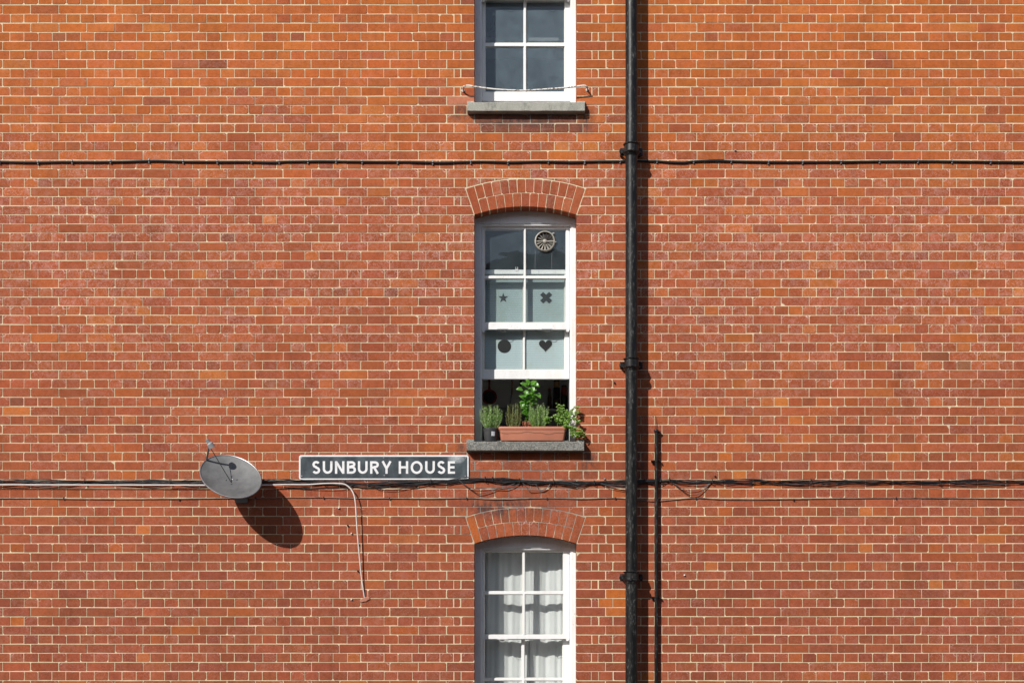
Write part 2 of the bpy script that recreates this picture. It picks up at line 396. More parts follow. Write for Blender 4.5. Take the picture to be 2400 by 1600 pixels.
def brick_col(px, py):
    t = min(1, max(0, (py-250)/1250.0)); n = nz(px*.006, py*.006, 3)*.5+nz(px*.02, py*.02, 9)*.25
    po = .62*(1-min(1, max(0, (py-180)/300.0)))+.16*(1-t)+.03
    if px > 1400 and py < 1100: po += .12
    pb = .05+.16*min(1, max(0, (py-300)/300.0))+.5*max(0, t-.5)*1.6
    if 1080 < px < 1370: pb += .25; po -= .15
    r = random.random()-n*.5
    if r < po: c = random.choice(ORA)
    elif r > 1-pb: c = random.choice(BRN)
    elif random.random() < .015: c = random.choice(GRY)
    else: c = random.choice(RED)
    # each brick stays close to the tone of its part of the wall
    def lerp(a, b, f): return tuple(a[i]+(b[i]-a[i])*f for i in range(4))
    T_, M_, B_ = srgb(194, 95, 48), srgb(180, 86, 55), srgb(168, 82, 60)
    u = min(1, max(0, (py-230)/260.0+nz(px*.004, py*.004, 21)*.9+nz(px*.015, py*.012, 5)*.5)); base = lerp(T_, M_, u); base = lerp(base, B_, min(1, max(0, (py-950)/350.0)))
    strong = random.random() < .16
    c = lerp(base, c, random.uniform(.75, 1) if strong else random.uniform(.2, .7))
    v = random.uniform(.87, 1.08)*(1-.05*t); w = random.uniform(-.05, .05)
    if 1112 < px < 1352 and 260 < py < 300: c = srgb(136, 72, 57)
    if 1046 < px < 1112 and 222 < py < 232: c = srgb(205, 118, 96); v = 1
    if 1415 < px < 1470 and 1375 < py < 1430: c = ORA[0]; v = 1.05
    eff = .12+.6*math.exp(-((py-560)/330)**2)+.18*t
    eff = max(0, min(1, eff*random.uniform(.2, 1.5)))
    return (c[0]*v*.83, c[1]*v*(1+w)*.98, c[2]*v*(1-w)*.82, eff)
def py_near(k): return k < 14
def add_brick(mb, poly, depth, px, py, chamfer=True):              # poly in wall units, clockwise on the page (y down) = ccw in x,z reversed later
    pts = [(p[0], p[1]) for p in poly]
    w = [P(a, b) for a, b in pts]; xz = [(v.x, v.z) for v in w]
    area = sum(xz[i][0]*xz[(i+1) % len(xz)][1]-xz[(i+1) % len(xz)][0]*xz[i][1] for i in range(len(xz)))
    if area < 0: xz.reverse(); area = -area
    if area/2 < 3e-5: return
    if chamfer:
        out = []
        n = len(xz)
        for i in range(n):
            a, b, c = Vector(xz[i-1]), Vector(xz[i]), Vector(xz[(i+1) % n])
            q = random.choice((.001, .0015, .002, .002, .003, .005, .008)) if random.random() < .9 else .012
            l1, l2 = (a-b).length, (c-b).length; q1 = min(q, l1*.35); q2 = min(q*random.uniform(.6, 1.3), l2*.35)
            out.append(tuple(b+(a-b).normalized()*q1)); out.append(tuple(b+(c-b).normalized()*q2))
            if l2 > .08:
                nn = Vector((-(c-b).y, (c-b).x)).normalized()
                for tt in ((.33, .66) if l2 > .15 else (.5,)): out.append(tuple(b+(c-b)*tt+nn*random.uniform(-.0004, .0012)))
        xz = out
    n = len(xz); yf = random.uniform(-.0012, .0012)
    tx, tz = random.uniform(-.009, .009), random.uniform(-.014, .014)
    cx, cz = sum(p[0] for p in xz)/n, sum(p[1] for p in xz)/n
    yy = lambda p: yf+(p[0]-cx)*tx+(p[1]-cz)*tz
    ins = inset(xz, .0016)
    vs = [(p[0], depth, p[1]) for p in xz]+[(p[0], yy(p)+.0016, p[1]) for p in xz]+[(p[0], yy(p), p[1]) for p in ins]
    fs = [list(range(2*n, 3*n))]
    for r_ in (0, 1):
        for i in range(n):
            j = (i+1) % n; fs.append([r_*n+i, r_*n+j, (r_+1)*n+j, (r_+1)*n+i])
    hx = (max(p[0] for p in xz)-min(p[0] for p in xz))/2; mx = (max(p[0] for p in xz)+min(p[0] for p in xz))/2; tz_ = max(p[1] for p in xz)
    b0 = len(mb.v)
    for i, v_ in enumerate(vs): mb.loc[b0+i] = (v_[0]-mx, tz_-v_[2], hx)
    mb.add(vs, fs, 0, brick_col(px, py))
building = empty('brick_building', (0, 0, 0))
tag(building, 'red and orange brick building front with a column of sash windows', 'building')
wall = MB()
for k in range(KMIN, KMAX):
    z, wi = zone(k); segs = joints(k)
    for J in segs:
        if J is None: continue
        js = [J[0]]+[x+random.uniform(-.7, .7) for x in J[1:-1]]+[J[-1]]
        wob = random.uniform(-.25, .25)
        for a, b in zip(js[:-1], js[1:]):
            near = (1040 < a < 1112 or 1350 < a < 1470) and random.random() < .7
            g = random.uniform(1.3, 2.1) if near else random.uniform(.55, .82)
            gh = random.uniform(.70, .92)*(1.12 if py_near(k) else 1)
            wv = nz((a+b)*.006, k*.7)*.55+wob
            x0 = a+(g if a not in (XR,) else 0); x1 = b-(random.uniform(.5, .75) if b not in (XL,) else 0)
            y0 = bk(k)+gh+wv; y1 = bk(k+1)-gh+wv
            if x1-x0 < 3: continue
            poly = [(x0, y0), (x1, y0), (x1, y1), (x0, y1)]
            dep = .112 if (a == XR or b == XL) and z in ('open', 'skew') else .014
            if z == 'ext':
                cy = crowns[wi]; lim = lambda x: (extr(x, cy)-1.3) if abs(x-ACX) < 139.5 else 1e9
                if x1 > ACX-139.5 and x0 < ACX+139.5:
                    xs = [x0+(x1-x0)*i/6 for i in range(7)]; bot = [(x, min(y1, max(lim(x), y0+.3))) for x in xs]
                    keep = [q for q in bot if q[1] > y0+1.0]
                    if len(keep) < 2: continue
                    poly = [(keep[0][0], y0), (keep[-1][0], y0)]+keep[::-1]
                    add_brick(wall, poly, .014, (a+b)/2, bk(k), False); continue
            if z == 'skew':
                cy = crowns[wi]
                def sk(y, sgn):                                    # skewback line through the circle centre
                    return ACX+sgn*(cy-y)*math.tan(AA)
                if b == XL:
                    poly = [(x0, y0), (max(x0+2, sk(y0, -1)-1.4), y0), (max(x0+2, sk(y1, -1)-1.4), y1), (x0, y1)]
                elif a == XR:
                    poly = [(min(x1-2, sk(y0, 1)+1.4), y0), (x1, y0), (x1, y1), (min(x1-2, sk(y1, 1)+1.4), y1)]
                elif x1 > sk(y0, -1)-1 and x1 < ACX:
                    poly = [(x0, y0), (max(x0+2, sk(y0, -1)-1.4), y0), (min(x1, sk(y1, -1)-1.4), y1), (x0, y1)]
                elif x0 < sk(y0, 1)+1 and x0 > ACX:
                    poly = [(min(x1-2, sk(y0, 1)+1.4), y0), (x1, y0), (x1, y1), (max(x0, sk(y1, 1)+1.4), y1)]
                dep = .014
            add_brick(wall, poly, dep, (a+b)/2, bk(k))
# mortar bed with the openings and their reveals
MY, MB_ = .0022, .292
def q(mb, pts, mi=1): mb.add(pts, [list(range(len(pts)))], mi)
def rectw(x0, x1, y0, y1, y=MY):
    q(wall, [P(x0, y1)+Vector((0, y, 0)), P(x1, y1)+Vector((0, y, 0)), P(x1, y0)+Vector((0, y, 0)), P(x0, y0)+Vector((0, y, 0))])
TOP, BOT = bk(KMIN), bk(KMAX)
rectw(LMIN, XL, TOP, BOT); rectw(XR, RMAX, TOP, BOT)
NC = 24
for i in range(NC):
    a = XL+(XR-XL)*i/NC; b = XL+(XR-XL)*(i+1)/NC
    yt = TOP
    for cy, sy in zip(crowns, sills):
        A, Bv = intr(a, cy)-.6, intr(b, cy)-.6
        q(wall, [P(a, A)+Vector((0, MY, 0)), P(b, Bv)+Vector((0, MY, 0)), P(b, yt)+Vector((0, MY, 0)), P(a, yt)+Vector((0, MY, 0))])
        q(wall, [P(a, A)+Vector((0, MB_, 0)), P(b, Bv)+Vector((0, MB_, 0)), P(b, Bv)+Vector((0, MY, 0)), P(a, A)+Vector((0, MY, 0))])
        q(wall, [P(a, sy)+Vector((0, MY, 0)), P(b, sy)+Vector((0, MY, 0)), P(b, sy)+Vector((0, MB_, 0)), P(a, sy)+Vector((0, MB_, 0))])
        yt = sy
    q(wall, [P(a, BOT)+Vector((0, MY, 0)), P(b, BOT)+Vector((0, MY, 0)), P(b, yt)+Vector((0, MY, 0)), P(a, yt)+Vector((0, MY, 0))])
for cy, sy in zip(crowns, sills):
    for xx, e in ((XL, -.4), (XR, .4)):
        yy0 = intr(xx, cy)
        q(wall, [P(xx+e, yy0)+Vector((0, MY, 0)), P(xx+e, yy0)+Vector((0, MB_, 0)), P(xx+e, sy)+Vector((0, MB_, 0)), P(xx+e, sy)+Vector((0, MY, 0))])
# the body of the building behind the front
x0, x1, z0, z1 = P(LMIN, 0).x, P(RMAX, 0).x, P(0, BOT).z, P(0, TOP).z
wall.box((x0, .32, z0), (x0+.25, 8, z1), 1); wall.box((x1-.25, .32, z0), (x1, 8, z1), 1); wall.box((x0+.25, 7.7, z0), (x1-.25, 8, z1), 1)
wall.box((x0, MY+.001, z1), (x0+.001, .32, z1-.01), 1)
wall.build('wall', [M['brick'], M['mortar']], building, tint=True)
cop = MB(); cop.box((x0-.05, -.06, z1), (x1+.05, .34, z1+.09)); cop.build('coping', M['sill_light'], building)
rf = MB(); rf.box((x0+.25, .34, z1-.25), (x1-.25, 7.7, z1-.1)); rf.build('roof', M['slate'], building)
# the rubbed brick arches
for ai, cy in enumerate(crowns):
    ar = MB()
    def vous(t0, t1, ra, rb, g=.58):
        def pt(t, r, s): return (ACX+r*math.sin(t)+s*math.cos(t)*g, cy-r*math.cos(t)+s*math.sin(t)*g)
        poly = [pt(t0, rb, 1), pt(t1, rb, -1), pt(t1, ra, -1), pt(t0, ra, 1)]
        add_brick(ar, poly, .113, ACX+400*math.sin((t0+t1)/2), 1000 if ai else 900)
    e = R(2.7)
    vous(-AA, -AA+e, R1, R2-.9); vous(AA-e, AA, R1, R2-.9)
    for n_, ra, rb in ((12, RM+.6, R2-.7), (11, R1, RM-.6)):
        ts = [-AA+e+(2*(AA-e))*i/n_+(random.uniform(-.001, .001) if 0 < i < n_ else 0) for i in range(n_+1)]
        for i in range(n_): vous(ts[i], ts[i+1], ra, rb)
    tag(ar.build('brick_arch', [M['brick'], M['mortar']], building, tint=True), None)

# ------------------------------------------------------------------ windows
def ring_sash(mb, xs, ys, panes_x, panes_y, f, th, gd, put=1.7):
    # xs, ys: outer edges; panes: visible glass intervals
    cx = [xs[0]]+[v for p in panes_x for v in (p[0]-put, p[1]+put)]+[xs[1]]
    cy = [ys[0]]+[v for p in panes_y for v in (p[0]-put, p[1]+put)]+[ys[1]]
    fl = Vector((0, 0, 0))
    for i in range(len(cx)-1):
        for j in range(len(cy)-1):
            a, b, c, d = cx[i], cx[i+1], cy[j], cy[j+1]
            if i % 2 == 1 and j % 2 == 1:
                o_ = [P(a, d, f), P(b, d, f), P(b, c, f), P(a, c, f)]
                g_ = [P(a+put, d-put, gd), P(b-put, d-put, gd), P(b-put, c+put, gd), P(a+put, c+put, gd)]
                h_ = [Vector((v.x, f+th, v.z)) for v in g_]
                for k in range(4):
                    l = (k+1) % 4; q(mb, [o_[k], o_[l], g_[l], g_[k]], 1); q(mb, [g_[k], g_[l], h_[l], h_[k]], 0)
            else:
                q(mb, [P(a, d, f), P(b, d, f), P(b, c, f), P(a, c, f)], 0)
                k4 = [P(a, d, f), P(b, d, f), P(b, c, f), P(a, c, f)]; q(mb, [Vector((v.x, f+th, v.z)) for v in k4][::-1], 0)
    o4 = [P(xs[0], ys[1], f), P(xs[1], ys[1], f), P(xs[1], ys[0], f), P(xs[0], ys[0], f)]
    for k in range(4):
        l = (k+1) % 4; a, b = o4[k], o4[l]; q(mb, [a, Vector((a.x, f+th, a.z)), Vector((b.x, f+th, b.z)), b], 0)
def glass_mesh(panes_x, panes_y, gd, t=.003):
    g = MB()
    for px_ in panes_x:
        for py_ in panes_y:
            a, b = P(px_[0]-.2, py_[1]+.2, gd), P(px_[1]+.2, py_[0]-.2, gd); g.box((a.x, gd+.0005, a.z), (b.x, gd+t, b.z))
    return g
def window(ci, jl, jr, head, up, lo, sill_y, glass_up, glass_lo, sillmat, sill_x, sill_h, pj=.058):
    cy = crowns[ci]; F = .122
    fr = MB(); n = 20
    # frame head (arched board) and jambs as boxes butted together
    xa, xb = XL+.2, XR-.2
    pts = []
    for i in range(n+1):
        x = xa+(xb-xa)*i/n; p = P(x, intr(x, cy)); pts.append((p.x, p.z-.0005))
    hb = P(0, head, F).z
    poly = [(pts[0][0], hb), (pts[-1][0], hb)]+pts[::-1]
    fr.prism(poly, F, .287)
    bot = P(0, sill_y).z-.01
    wl, wr = P(xa, 0).x, P(xb, 0).x
    JL, JR = P(jl, 0, F).x, P(jr, 0, F).x
    fr.box((wl, F, bot), (JL-.012, .287, hb-.0003)); fr.box((JR+.012, F, bot), (wr, .287, hb-.0003))
    fr.box((JL-.012, F+.009, bot), (JL, .287, hb-.0003)); fr.box((JR, F+.009, bot), (JR+.012, .287, hb-.0003))
    fr.box((JL+.0003, F+.009, hb-.013), (JR-.0003, .215, hb-.0003))
    fr.box((JL, .170, bot+.012), (JR, .287, bot+.03))
    w = fr.build('window', M['paint'], building)
    for nm, s_, f, gm in (('upper_sash', up, .156, glass_up), ('lower_sash', lo, .220, glass_lo)):
        mb = MB(); gd = f+.013; ring_sash(mb, s_['x'], s_['y'], s_['px'], s_['py'], f, .042, gd)
        if nm == 'upper_sash':                                      # the horns below the meeting rail
            for a, b in ((s_['x'][0], s_['x'][0]+8), (s_['x'][1]-8, s_['x'][1])):
                p0, p1 = P(a, s_['y'][1]+5, f), P(b, s_['y'][1], f); fr2 = [(p0.x, p1.z-.0005), (p0.x+.004, p0.z), (p1.x-.008, p0.z), (p1.x, p1.z-.0005)]
                mb.prism(fr2, f+.0015, f+.04)
        mb.build(nm, [M['paint'], M['putty']], w, fixn=False)
        glass_mesh(s_['px'], s_['py'], gd).build('glass', gm, w)
    # stone sill with stooled ends
    sl = MB(); a, b = P(sill_x[0], sill_h[0], -pj), P(sill_x[1], sill_h[1], -pj)
    zt, zb = a.z, b.z; nx = 24; vs = []; fs = []
    prof = [(-pj, zt-.006), (-pj+.006, zt), (.0, zt+.006), (.114, zt+.016), (.114, zb), (0, zb), (-pj+.015, zb), (-pj, zb+.005)]
    m_ = len(prof)
    for i in range(nx+1):
        x = a.x+(b.x-a.x)*i/nx
        for (yy, zz) in prof:
            end = i in (0, nx)
            jt = random.uniform(-.0012, .0012)
            xx = x
            if yy > .001: xx = min(max(x, wl), wr)
            vs.append((xx+(0 if not end else (.003 if i == 0 else -.003)*(1 if yy < -pj+.004 else 0)), yy, zz+jt))
    for i in range(nx):
        for k in range(m_):
            l = (k+1) % m_; fs.append((i*m_+k, i*m_+l, (i+1)*m_+l, (i+1)*m_+k))
    fs.append(list(range(m_))); fs.append([nx*m_+k for k in range(m_)][::-1])
    sl.add(vs, fs)
    for xx0, xx1 in ((a.x, P(XL, 0).x), (P(XR, 0).x, b.x)):
        zz = zt-.003; vs = [(xx0, -.05, zz), (xx1, -.05, zz), (xx1, .0, zz+.03), (xx0, .0, zz+.03), (xx0, .006, zz), (xx1, .006, zz), (xx0, -.012, zz+.029), (xx1, -.012, zz+.029)]
        sl.add(vs, [(0, 1, 7, 6), (6, 7, 3, 2+1) if False else (6, 7, 2, 3), (3, 2, 5, 4), (0, 6, 3, 4), (1, 5, 2, 7), (0, 4, 5, 1)])
    sl.build('sill', sillmat, w, fixn=True)
    return w
def lifts(w, xs, y, mat, f=.17):
    for x in xs:
        t = MB(); c = P(x, y, f)
        t.tube([c+Vector((.028*math.cos(a), -.012, -.001-.022*math.sin(a))) for a in [math.pi*i/10 for i in range(11)]], .0022, 6)
        t.box((c.x-.045, c.y-.016, c.z-.002), (c.x+.045, c.y-.006, c.z+.0015)); t.build('sash_lift', mat, w)
w1 = window(0, 1129, 1337, -272, dict(x=(1129, 1337), y=(-270, -5), px=((1138, 1226.5), (1234, 1322)), py=((-255, -140), (-131, -16))),
            dict(x=(1130.2, 1335.6), y=(-18, 237), px=((1138.5, 1226.5), (1234, 1322)), py=((2.5, 100.5), (110, 215))), 241,
            M['glass_top'], M['glass_top'], M['sill_light'], (1095, 1371.5), (239.5, 261))
w2 = window(1, 1128.7, 1336, 524, dict(x=(1129.6, 1334.8), y=(527, 771.5), px=((1137, 1227.5), (1233.6, 1325.5)), py=((538.4, 646), (653.8, 755))),
            dict(x=(1127, 1333.5), y=(632, 887.5), px=((1135.8, 1225), (1231.6, 1321.7)), py=((643.5, 757), (766, 865))), 1033,
            M['glass'], M['glass_film'], M['sill_dark'], (1093, 1369.5), (1034, 1056), .085)
w3 = window(2, 1129, 1335.5, 1284, dict(x=(1129.9, 1334.4), y=(1286, 1496), px=((1136, 1223.8), (1231.4, 1319)), py=((1293.5, 1384), (1393, 1486))),
            dict(x=(1129.5, 1335), y=(1486, 1704), px=((1136.5, 1221.5), (1230.5, 1317.5)), py=((1498, 1587), (1595, 1680))), 1803,
            M['glass_low'], M['glass_low'], M['sill_light'], (1093, 1369.5), (1804, 1826))
lifts(w1, (1181.6, 1279.5), -4.5, M['steel']); lifts(w2, (1178.6, 1282), 772, M['steel']); lifts(w3, (1178, 1278), 1496.5, M['clipw'])
# sash catch plate and frosted film on the inside of the raised lower sash
c = P(1211, 632, .22); mb = MB(); mb.box((c.x-.012, .2155, c.z-.012), (c.x+.012, .2195, c.z+.004))
mb.box((c.x-.010, .214, c.z+.0045), (c.x-.006, .219, c.z+.022)); mb.box((c.x+.006, .214, c.z+.0045), (c.x+.010, .219, c.z+.022)); mb.build('sash_catch', M['clipw'], w2)
FD = .240
mb = MB()
for pxx in ((1135.8, 1225), (1231.6, 1321.7)):
    for pyy in ((643.5, 757), (766, 865)):
        a, b = P(pxx[0]+.4, pyy[1]-.4, FD), P(pxx[1]-.4, pyy[0]+.4, FD); mb.box((a.x, FD, a.z), (b.x, FD+.001, b.z))
mb.build('frosted_film', M['film'], w2)
def decal(name, pts, label, px, py, d=FD-.003):
    c = P(px, py, d); mb = MB(); mb.prism([(x*S, z*S) for x, z in pts], 0, .0012)
    o = mb.build(name, M['black']); o.location = c; tag(o, label, 'decal')
star = []
for i in range(10):
    r = 12.6 if i % 2 == 0 else 5.0; a = math.pi/2+i*math.pi/5; star.append((r*math.cos(a), r*math.sin(a)))
decal('star_decal', star, 'small dark five pointed star on the frosted window film', 1179.5, 698)
h = 5.0; L_ = 14.5; cr = [(-h, -L_), (h, -L_), (h, -h), (L_, -h), (L_, h), (h, h), (h, L_), (-h, L_), (-h, h), (-L_, h), (-L_, -h), (-h, -h)]
decal('cross_decal', [((x-y)*.707*1.06, (x+y)*.707) for x, y in cr], 'thick dark diagonal cross on the frosted window film', 1280, 697.5)
decal('circle_decal', [(16*math.cos(2*math.pi*i/40), 16*math.sin(2*math.pi*i/40)) for i in range(40)], 'round dark disc on the frosted window film', 1182, 811)
hp = []
for i in range(48):
    t = -2*math.pi*i/48; hp.append((16*math.sin(t)**3*.98, (13*math.cos(t)-5*math.cos(2*t)-2*math.cos(3*t)-math.cos(4*t))*1.0+1.5))
decal('heart_decal', hp, 'dark heart shape on the frosted window film', 1278.5, 810)

# rooms behind the windows
def room(ci, top, bot, mat, depth=2.75):
    a, b = P(980, bot+250), P(1500, top); x0, x1, z0, z1 = a.x, b.x, a.z, b.z
    y0 = .297; y1 = depth; mb = MB()
    wx0, wx1 = P(XL, 0).x, P(XR, 0).x; wz0, wz1 = P(0, bot).z, P(0, top+20).z
    q(mb, [(x0, y1, z0), (x1, y1, z0), (x1, y1, z1), (x0, y1, z1)], 0)
    q(mb, [(x0, y0, z0), (x0, y1, z0), (x0, y1, z1), (x0, y0, z1)], 0); q(mb, [(x1, y0, z0), (x1, y0, z1), (x1, y1, z1), (x1, y1, z0)], 0)
    q(mb, [(x0, y0, z0), (x1, y0, z0), (x1, y1, z0), (x0, y1, z0)], 0); q(mb, [(x0, y0, z1), (x0, y1, z1), (x1, y1, z1), (x1, y0, z1)], 0)
    for r_ in ((x0, wx0, z0, z1), (wx1, x1, z0, z1), (wx0, wx1, z0, wz0), (wx0, wx1, wz1, z1)):
        q(mb, [(r_[0], y0, r_[2]), (r_[0], y0, r_[3]), (r_[1], y0, r_[3]), (r_[1], y0, r_[2])], 0)
    return mb.build('room', mat, building)
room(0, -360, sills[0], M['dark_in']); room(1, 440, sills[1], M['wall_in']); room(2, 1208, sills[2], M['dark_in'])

# ------------------------------------------------------------------ ventilator in the top right pane
c = P(1277, 566, .167); v = empty('window_ventilator', c)
tag(v, 'round cream plastic fan ventilator set in the upper window pane', 'ventilator')
rg = MB(); rr = .085
rg.lathe([(rr-.011, -.005), (rr, -.005), (rr+.001, .012), (rr-.004, .02), (rr-.009, .021), (rr-.012, .012)], (0, 0, 0), 'y', 40); rg.f.pop(); rg.f.pop(); rg.m = rg.m[:-2]; rg.c = rg.c[:-2]
rg.tube([(rr*.7, -.005, .062), (rr*.7+.02, -.012, .067)], .006, 6); rg.tube([(rr+.0, -.01, -.006), (rr+.01, -.01, -.008)], .005, 6)
rg.build('ring', M['fan'], v, smooth=True)
bk_ = MB(); bk_.lathe([(rr-.013, -.003), (rr-.013, .0)], (0, 0, 0), 'y', 32); bk_.build('backplate', M['fan_dark'], v)
hb_ = MB(); hb_.lathe([(.017, .0), (.017, .012), (.011, .017), (.004, .018)], (0, 0, 0), 'y', 20)
hb_.box((-rr+.012, -.014, -.004), (rr-.012, -.009, .003)); hb_.build('hub', M['fan'], v, smooth=True)
bl = MB()
for i in range(15):
    a = 2*math.pi*i/15+.12
    if abs(math.sin(a)) < .13: continue
    d_ = Vector((math.cos(a), 0, math.sin(a))); s_ = Vector((-math.sin(a), 0, math.cos(a)))
    r0, r1 = .018, rr-.014
    bl.add([d_*r0+s_*-.0018+Vector((0, -.003, 0)), d_*r1+s_*-.0055+Vector((0, -.002, 0)), d_*r1+s_*.0055+Vector((0, -.013, 0)), d_*r0+s_*.0018+Vector((0, -.009, 0)),
            d_*r0+s_*-.0018+Vector((0, -.0015, 0)), d_*r1+s_*-.0055+Vector((0, -.0005, 0)), d_*r1+s_*.0055+Vector((0, -.0115, 0)), d_*r0+s_*.0018+Vector((0, -.0075, 0))],
           [(0, 1, 2, 3), (4, 7, 6, 5), (0, 4, 5, 1), (1, 5, 6, 2), (2, 6, 7, 3), (3, 7, 4, 0)])
bl.build('blades', M['fan'], v)
for xx in (1254.6, 1293.6):
    a, b = P(xx, 586, .176)-c, P(xx-.6, 632, .176)-c; t = MB(); t.tube([a, (a+b)/2, b], .0011, 5); t.build('pull_cord', M['clip'], v)

# ------------------------------------------------------------------ cast iron drainpipes
CD = .122
xw = P(1480, 0, -CD).x; pr = 14.1*S*(DIST-CD)/DIST
dp = empty('drainpipe', (xw, -CD, 0)); tag(dp, 'thick black cast iron drainpipe with collars running the full height', 'drainpipe')
t = MB(); zz = [P(0, y_, -CD).z for y_ in (2550, 1349, 851, 349, -153, -700)]
n = 60; t.tube([(0+.0006*math.sin(i*.9), 0, zz[0]+(zz[-1]-zz[0])*i/n) for i in range(n+1)], pr, 28); t.build('pipe', M['pipe'], dp, smooth=True)
for y_ in (1850, 1349, 851, 349, -153, -650):
    z_ = P(0, y_, -CD).z; cl = MB()
    h2 = 10.5*S; e = pr+.0135; prof = [(pr+.0005, -h2-.028), (pr+.006, -h2-.014), (pr+.014, -h2-.003), (e+.008, -h2+.001), (e+.009, -h2+.006), (e-.003, -h2+.011), (e-.004, h2-.012), (e+.003, h2-.007), (e+.005, h2-.001), (e, h2+.002), (pr+.001, h2)]
    cl.lathe(prof, (0, 0, z_), 'z', 32); co = cl.build('collar', M['pipe'], dp, smooth=True)
    er = MB(); er.box((-pr-.04, .028, z_-.042), (pr+.045, .046, z_+.016)); er.box((-.02, .03, z_-.03), (.02, CD-.001, z_+.01))
    er.lathe([(.021, .0), (.025, .016), (.016, .026)], (-pr-.024, .03, z_-.014), 'y', 14); er.lathe([(.013, .0), (.015, .008)], (pr+.03, .03, z_-.014), 'y', 12)
    er.tube([(-pr-.024, .03, z_-.014), (-pr-.024, CD-.001, z_-.014)], .011, 10); er.tube([(pr+.03, .03, z_-.014), (pr+.03, CD-.001, z_-.014)], .011, 10)
    er.build('fixing_ears', M['pipe'], dp)
ND = .036; xw = P(1538.3, 0, -ND).x
wp = empty('waste_pipe', (xw, -ND, 0)); tag(wp, 'thin black capped pipe clamped to the wall right of the drainpipe', 'pipe')
t = MB(); za, zb_ = P(0, 2500, -ND).z, P(0, 1010, -ND).z; t.tube([(.0008*math.sin(i*.7), 0, za+(zb_-za)*i/40) for i in range(41)], .0152, 16); t.build('pipe', M['pipe'], wp, smooth=True)
t = MB(); t.lathe([(.0155, -.012), (.019, -.006), (.020, .004), (.017, .012), (.008, .016)], (0, 0, zb_), 'z', 14); t.box((.012, .0, zb_-.012), (.034, ND-.001, zb_+.002)); t.build('cap', M['pipe'], wp)
t = MB(); t.tube([(-.002, .022, zb_+.008), (.001, .020, zb_+.06), (-.003, .022, zb_+.13)], [.003, .0022, .001], 6); t.build('wire_stub', M['cable'], wp)
for y_ in (1080, 1399.5, 1750):
    z_ = P(0, y_, -ND).z; t = MB(); t.lathe([(.0155, -.008), (.0185, -.007), (.0185, .007), (.0155, .008)], (0, 0, z_), 'z', 16)
    t.box((-.042, .006, z_-.010), (.036, .016, z_+.008)); t.lathe([(.006, 0), (.006, .012)], (-.034, .006, z_), 'y', 8); t.lathe([(.006, 0), (.006, .012)], (.03, .006, z_), 'y', 8)
    t.box((-.038, .014, z_-.006), (-.028, ND-.001, z_+.005)); t.box((.024, .014, z_-.006), (.034, ND-.001, z_+.005)); t.build('clamp', M['pipe'], wp)

# ------------------------------------------------------------------ cables
def cpts(pts, d=-.012, n=6):
    return spline([P(p[0], p[1], p[2] if len(p) > 2 else d) for p in pts], n)
def cable(name, pts, r, mat, label, cat='cable', group=None, d=-.012, seg=8, parent=None):
    mb = MB(); mb.tube(cpts(pts, d), r, seg); o = mb.build(name, mat, parent, smooth=True)
    if not parent: tag(o, label, cat, group)
    return o
pts = [(-560, 380)]+[(x, 379+1.2*math.sin(x*.013)+.8*math.sin(x*.031)) for x in range(-480, 660, 70)]+[(666, 379), (700, 378.5), (760, 377.8), (830, 378.8), (900, 379.5), (960, 379.6), (1030, 381.4), (1080, 380), (1130, 378.8),
       (1200, 380.5), (1270, 378.5), (1340, 380), (1400, 378.3), (1453, 378), (1500, 377.8), (1539, 377.8), (1565, 379.8), (1600, 381), (1625, 378.2), (1670, 376.8), (1713, 377.8), (1760, 379)]+[(x, 379+1.2*math.sin(x*.011)) for x in range(1830, 2960, 80)]
mc = empty('wall_cable', (0, 0, 0)); tag(mc, 'single thick black cable clipped level across the brickwork above the middle window', 'cable')
cable('sheath', pts, .0082, M['cable'], None, d=-.0105, parent=mc)
for x in [-430, -340, -260, -170, -90, 0, 90, 170, 260, 350, 430, 510, 590, 655, 722, 788, 849, 931.6, 1014, 1103, 1190, 1285, 1370, 1453, 1539, 1625, 1713, 1800, 1880, 1970, 2060, 2150, 2230, 2320, 2400]:
    y_ = min(pts, key=lambda p: abs(p[0]-x))[1]; c = P(x, y_, 0); t = MB()
    t.box((c.x-.0045, -.0212, c.z-.004), (c.x+.0045, -.001, c.z+.0115)); t.box((c.x-.004, -.012, c.z-.021), (c.x+.006, .0, c.z-.008)); t.tube([(c.x+.001, -.020, c.z-.015), (c.x+.001, 0, c.z-.015)], .0028, 6)
    t.build('clip', M['clip'], mc)
# reddish thin cable
pts = [(-560, 1168), (0, 1167), (300, 1169)]+[(666, 1165.5), (759, 1165), (840, 1167.2), (913, 1167), (1010, 1168), (1094, 1166.5), (1160, 1169.5), (1220, 1168), (1282, 1166.5), (1360, 1168.5), (1442, 1166.5), (1500, 1171), (1535, 1174), (1580, 1170), (1631, 1166.5), (1690, 1169), (1760, 1170), (2100, 1166), (2500, 1169), (2960, 1167)]
tc = empty('thin_wall_cable', (0, 0, 0)); tag(tc, 'thin reddish brown cable pinned along the wall below the tangled bundle', 'cable')
cable('sheath', pts, .0042, M['browncable'], None, d=-.0065, parent=tc)
for x in (150, 420, 600, 759, 913, 1094, 1282, 1442, 1631, 1860, 2100):
    y_ = min(pts, key=lambda p: abs(p[0]-x))[1]; c = P(x, y_, 0); t = MB(); t.box((c.x-.004, -.0125, c.z-.012), (c.x+.004, 0, c.z+.005)); t.build('clip', M['cable'], tc)
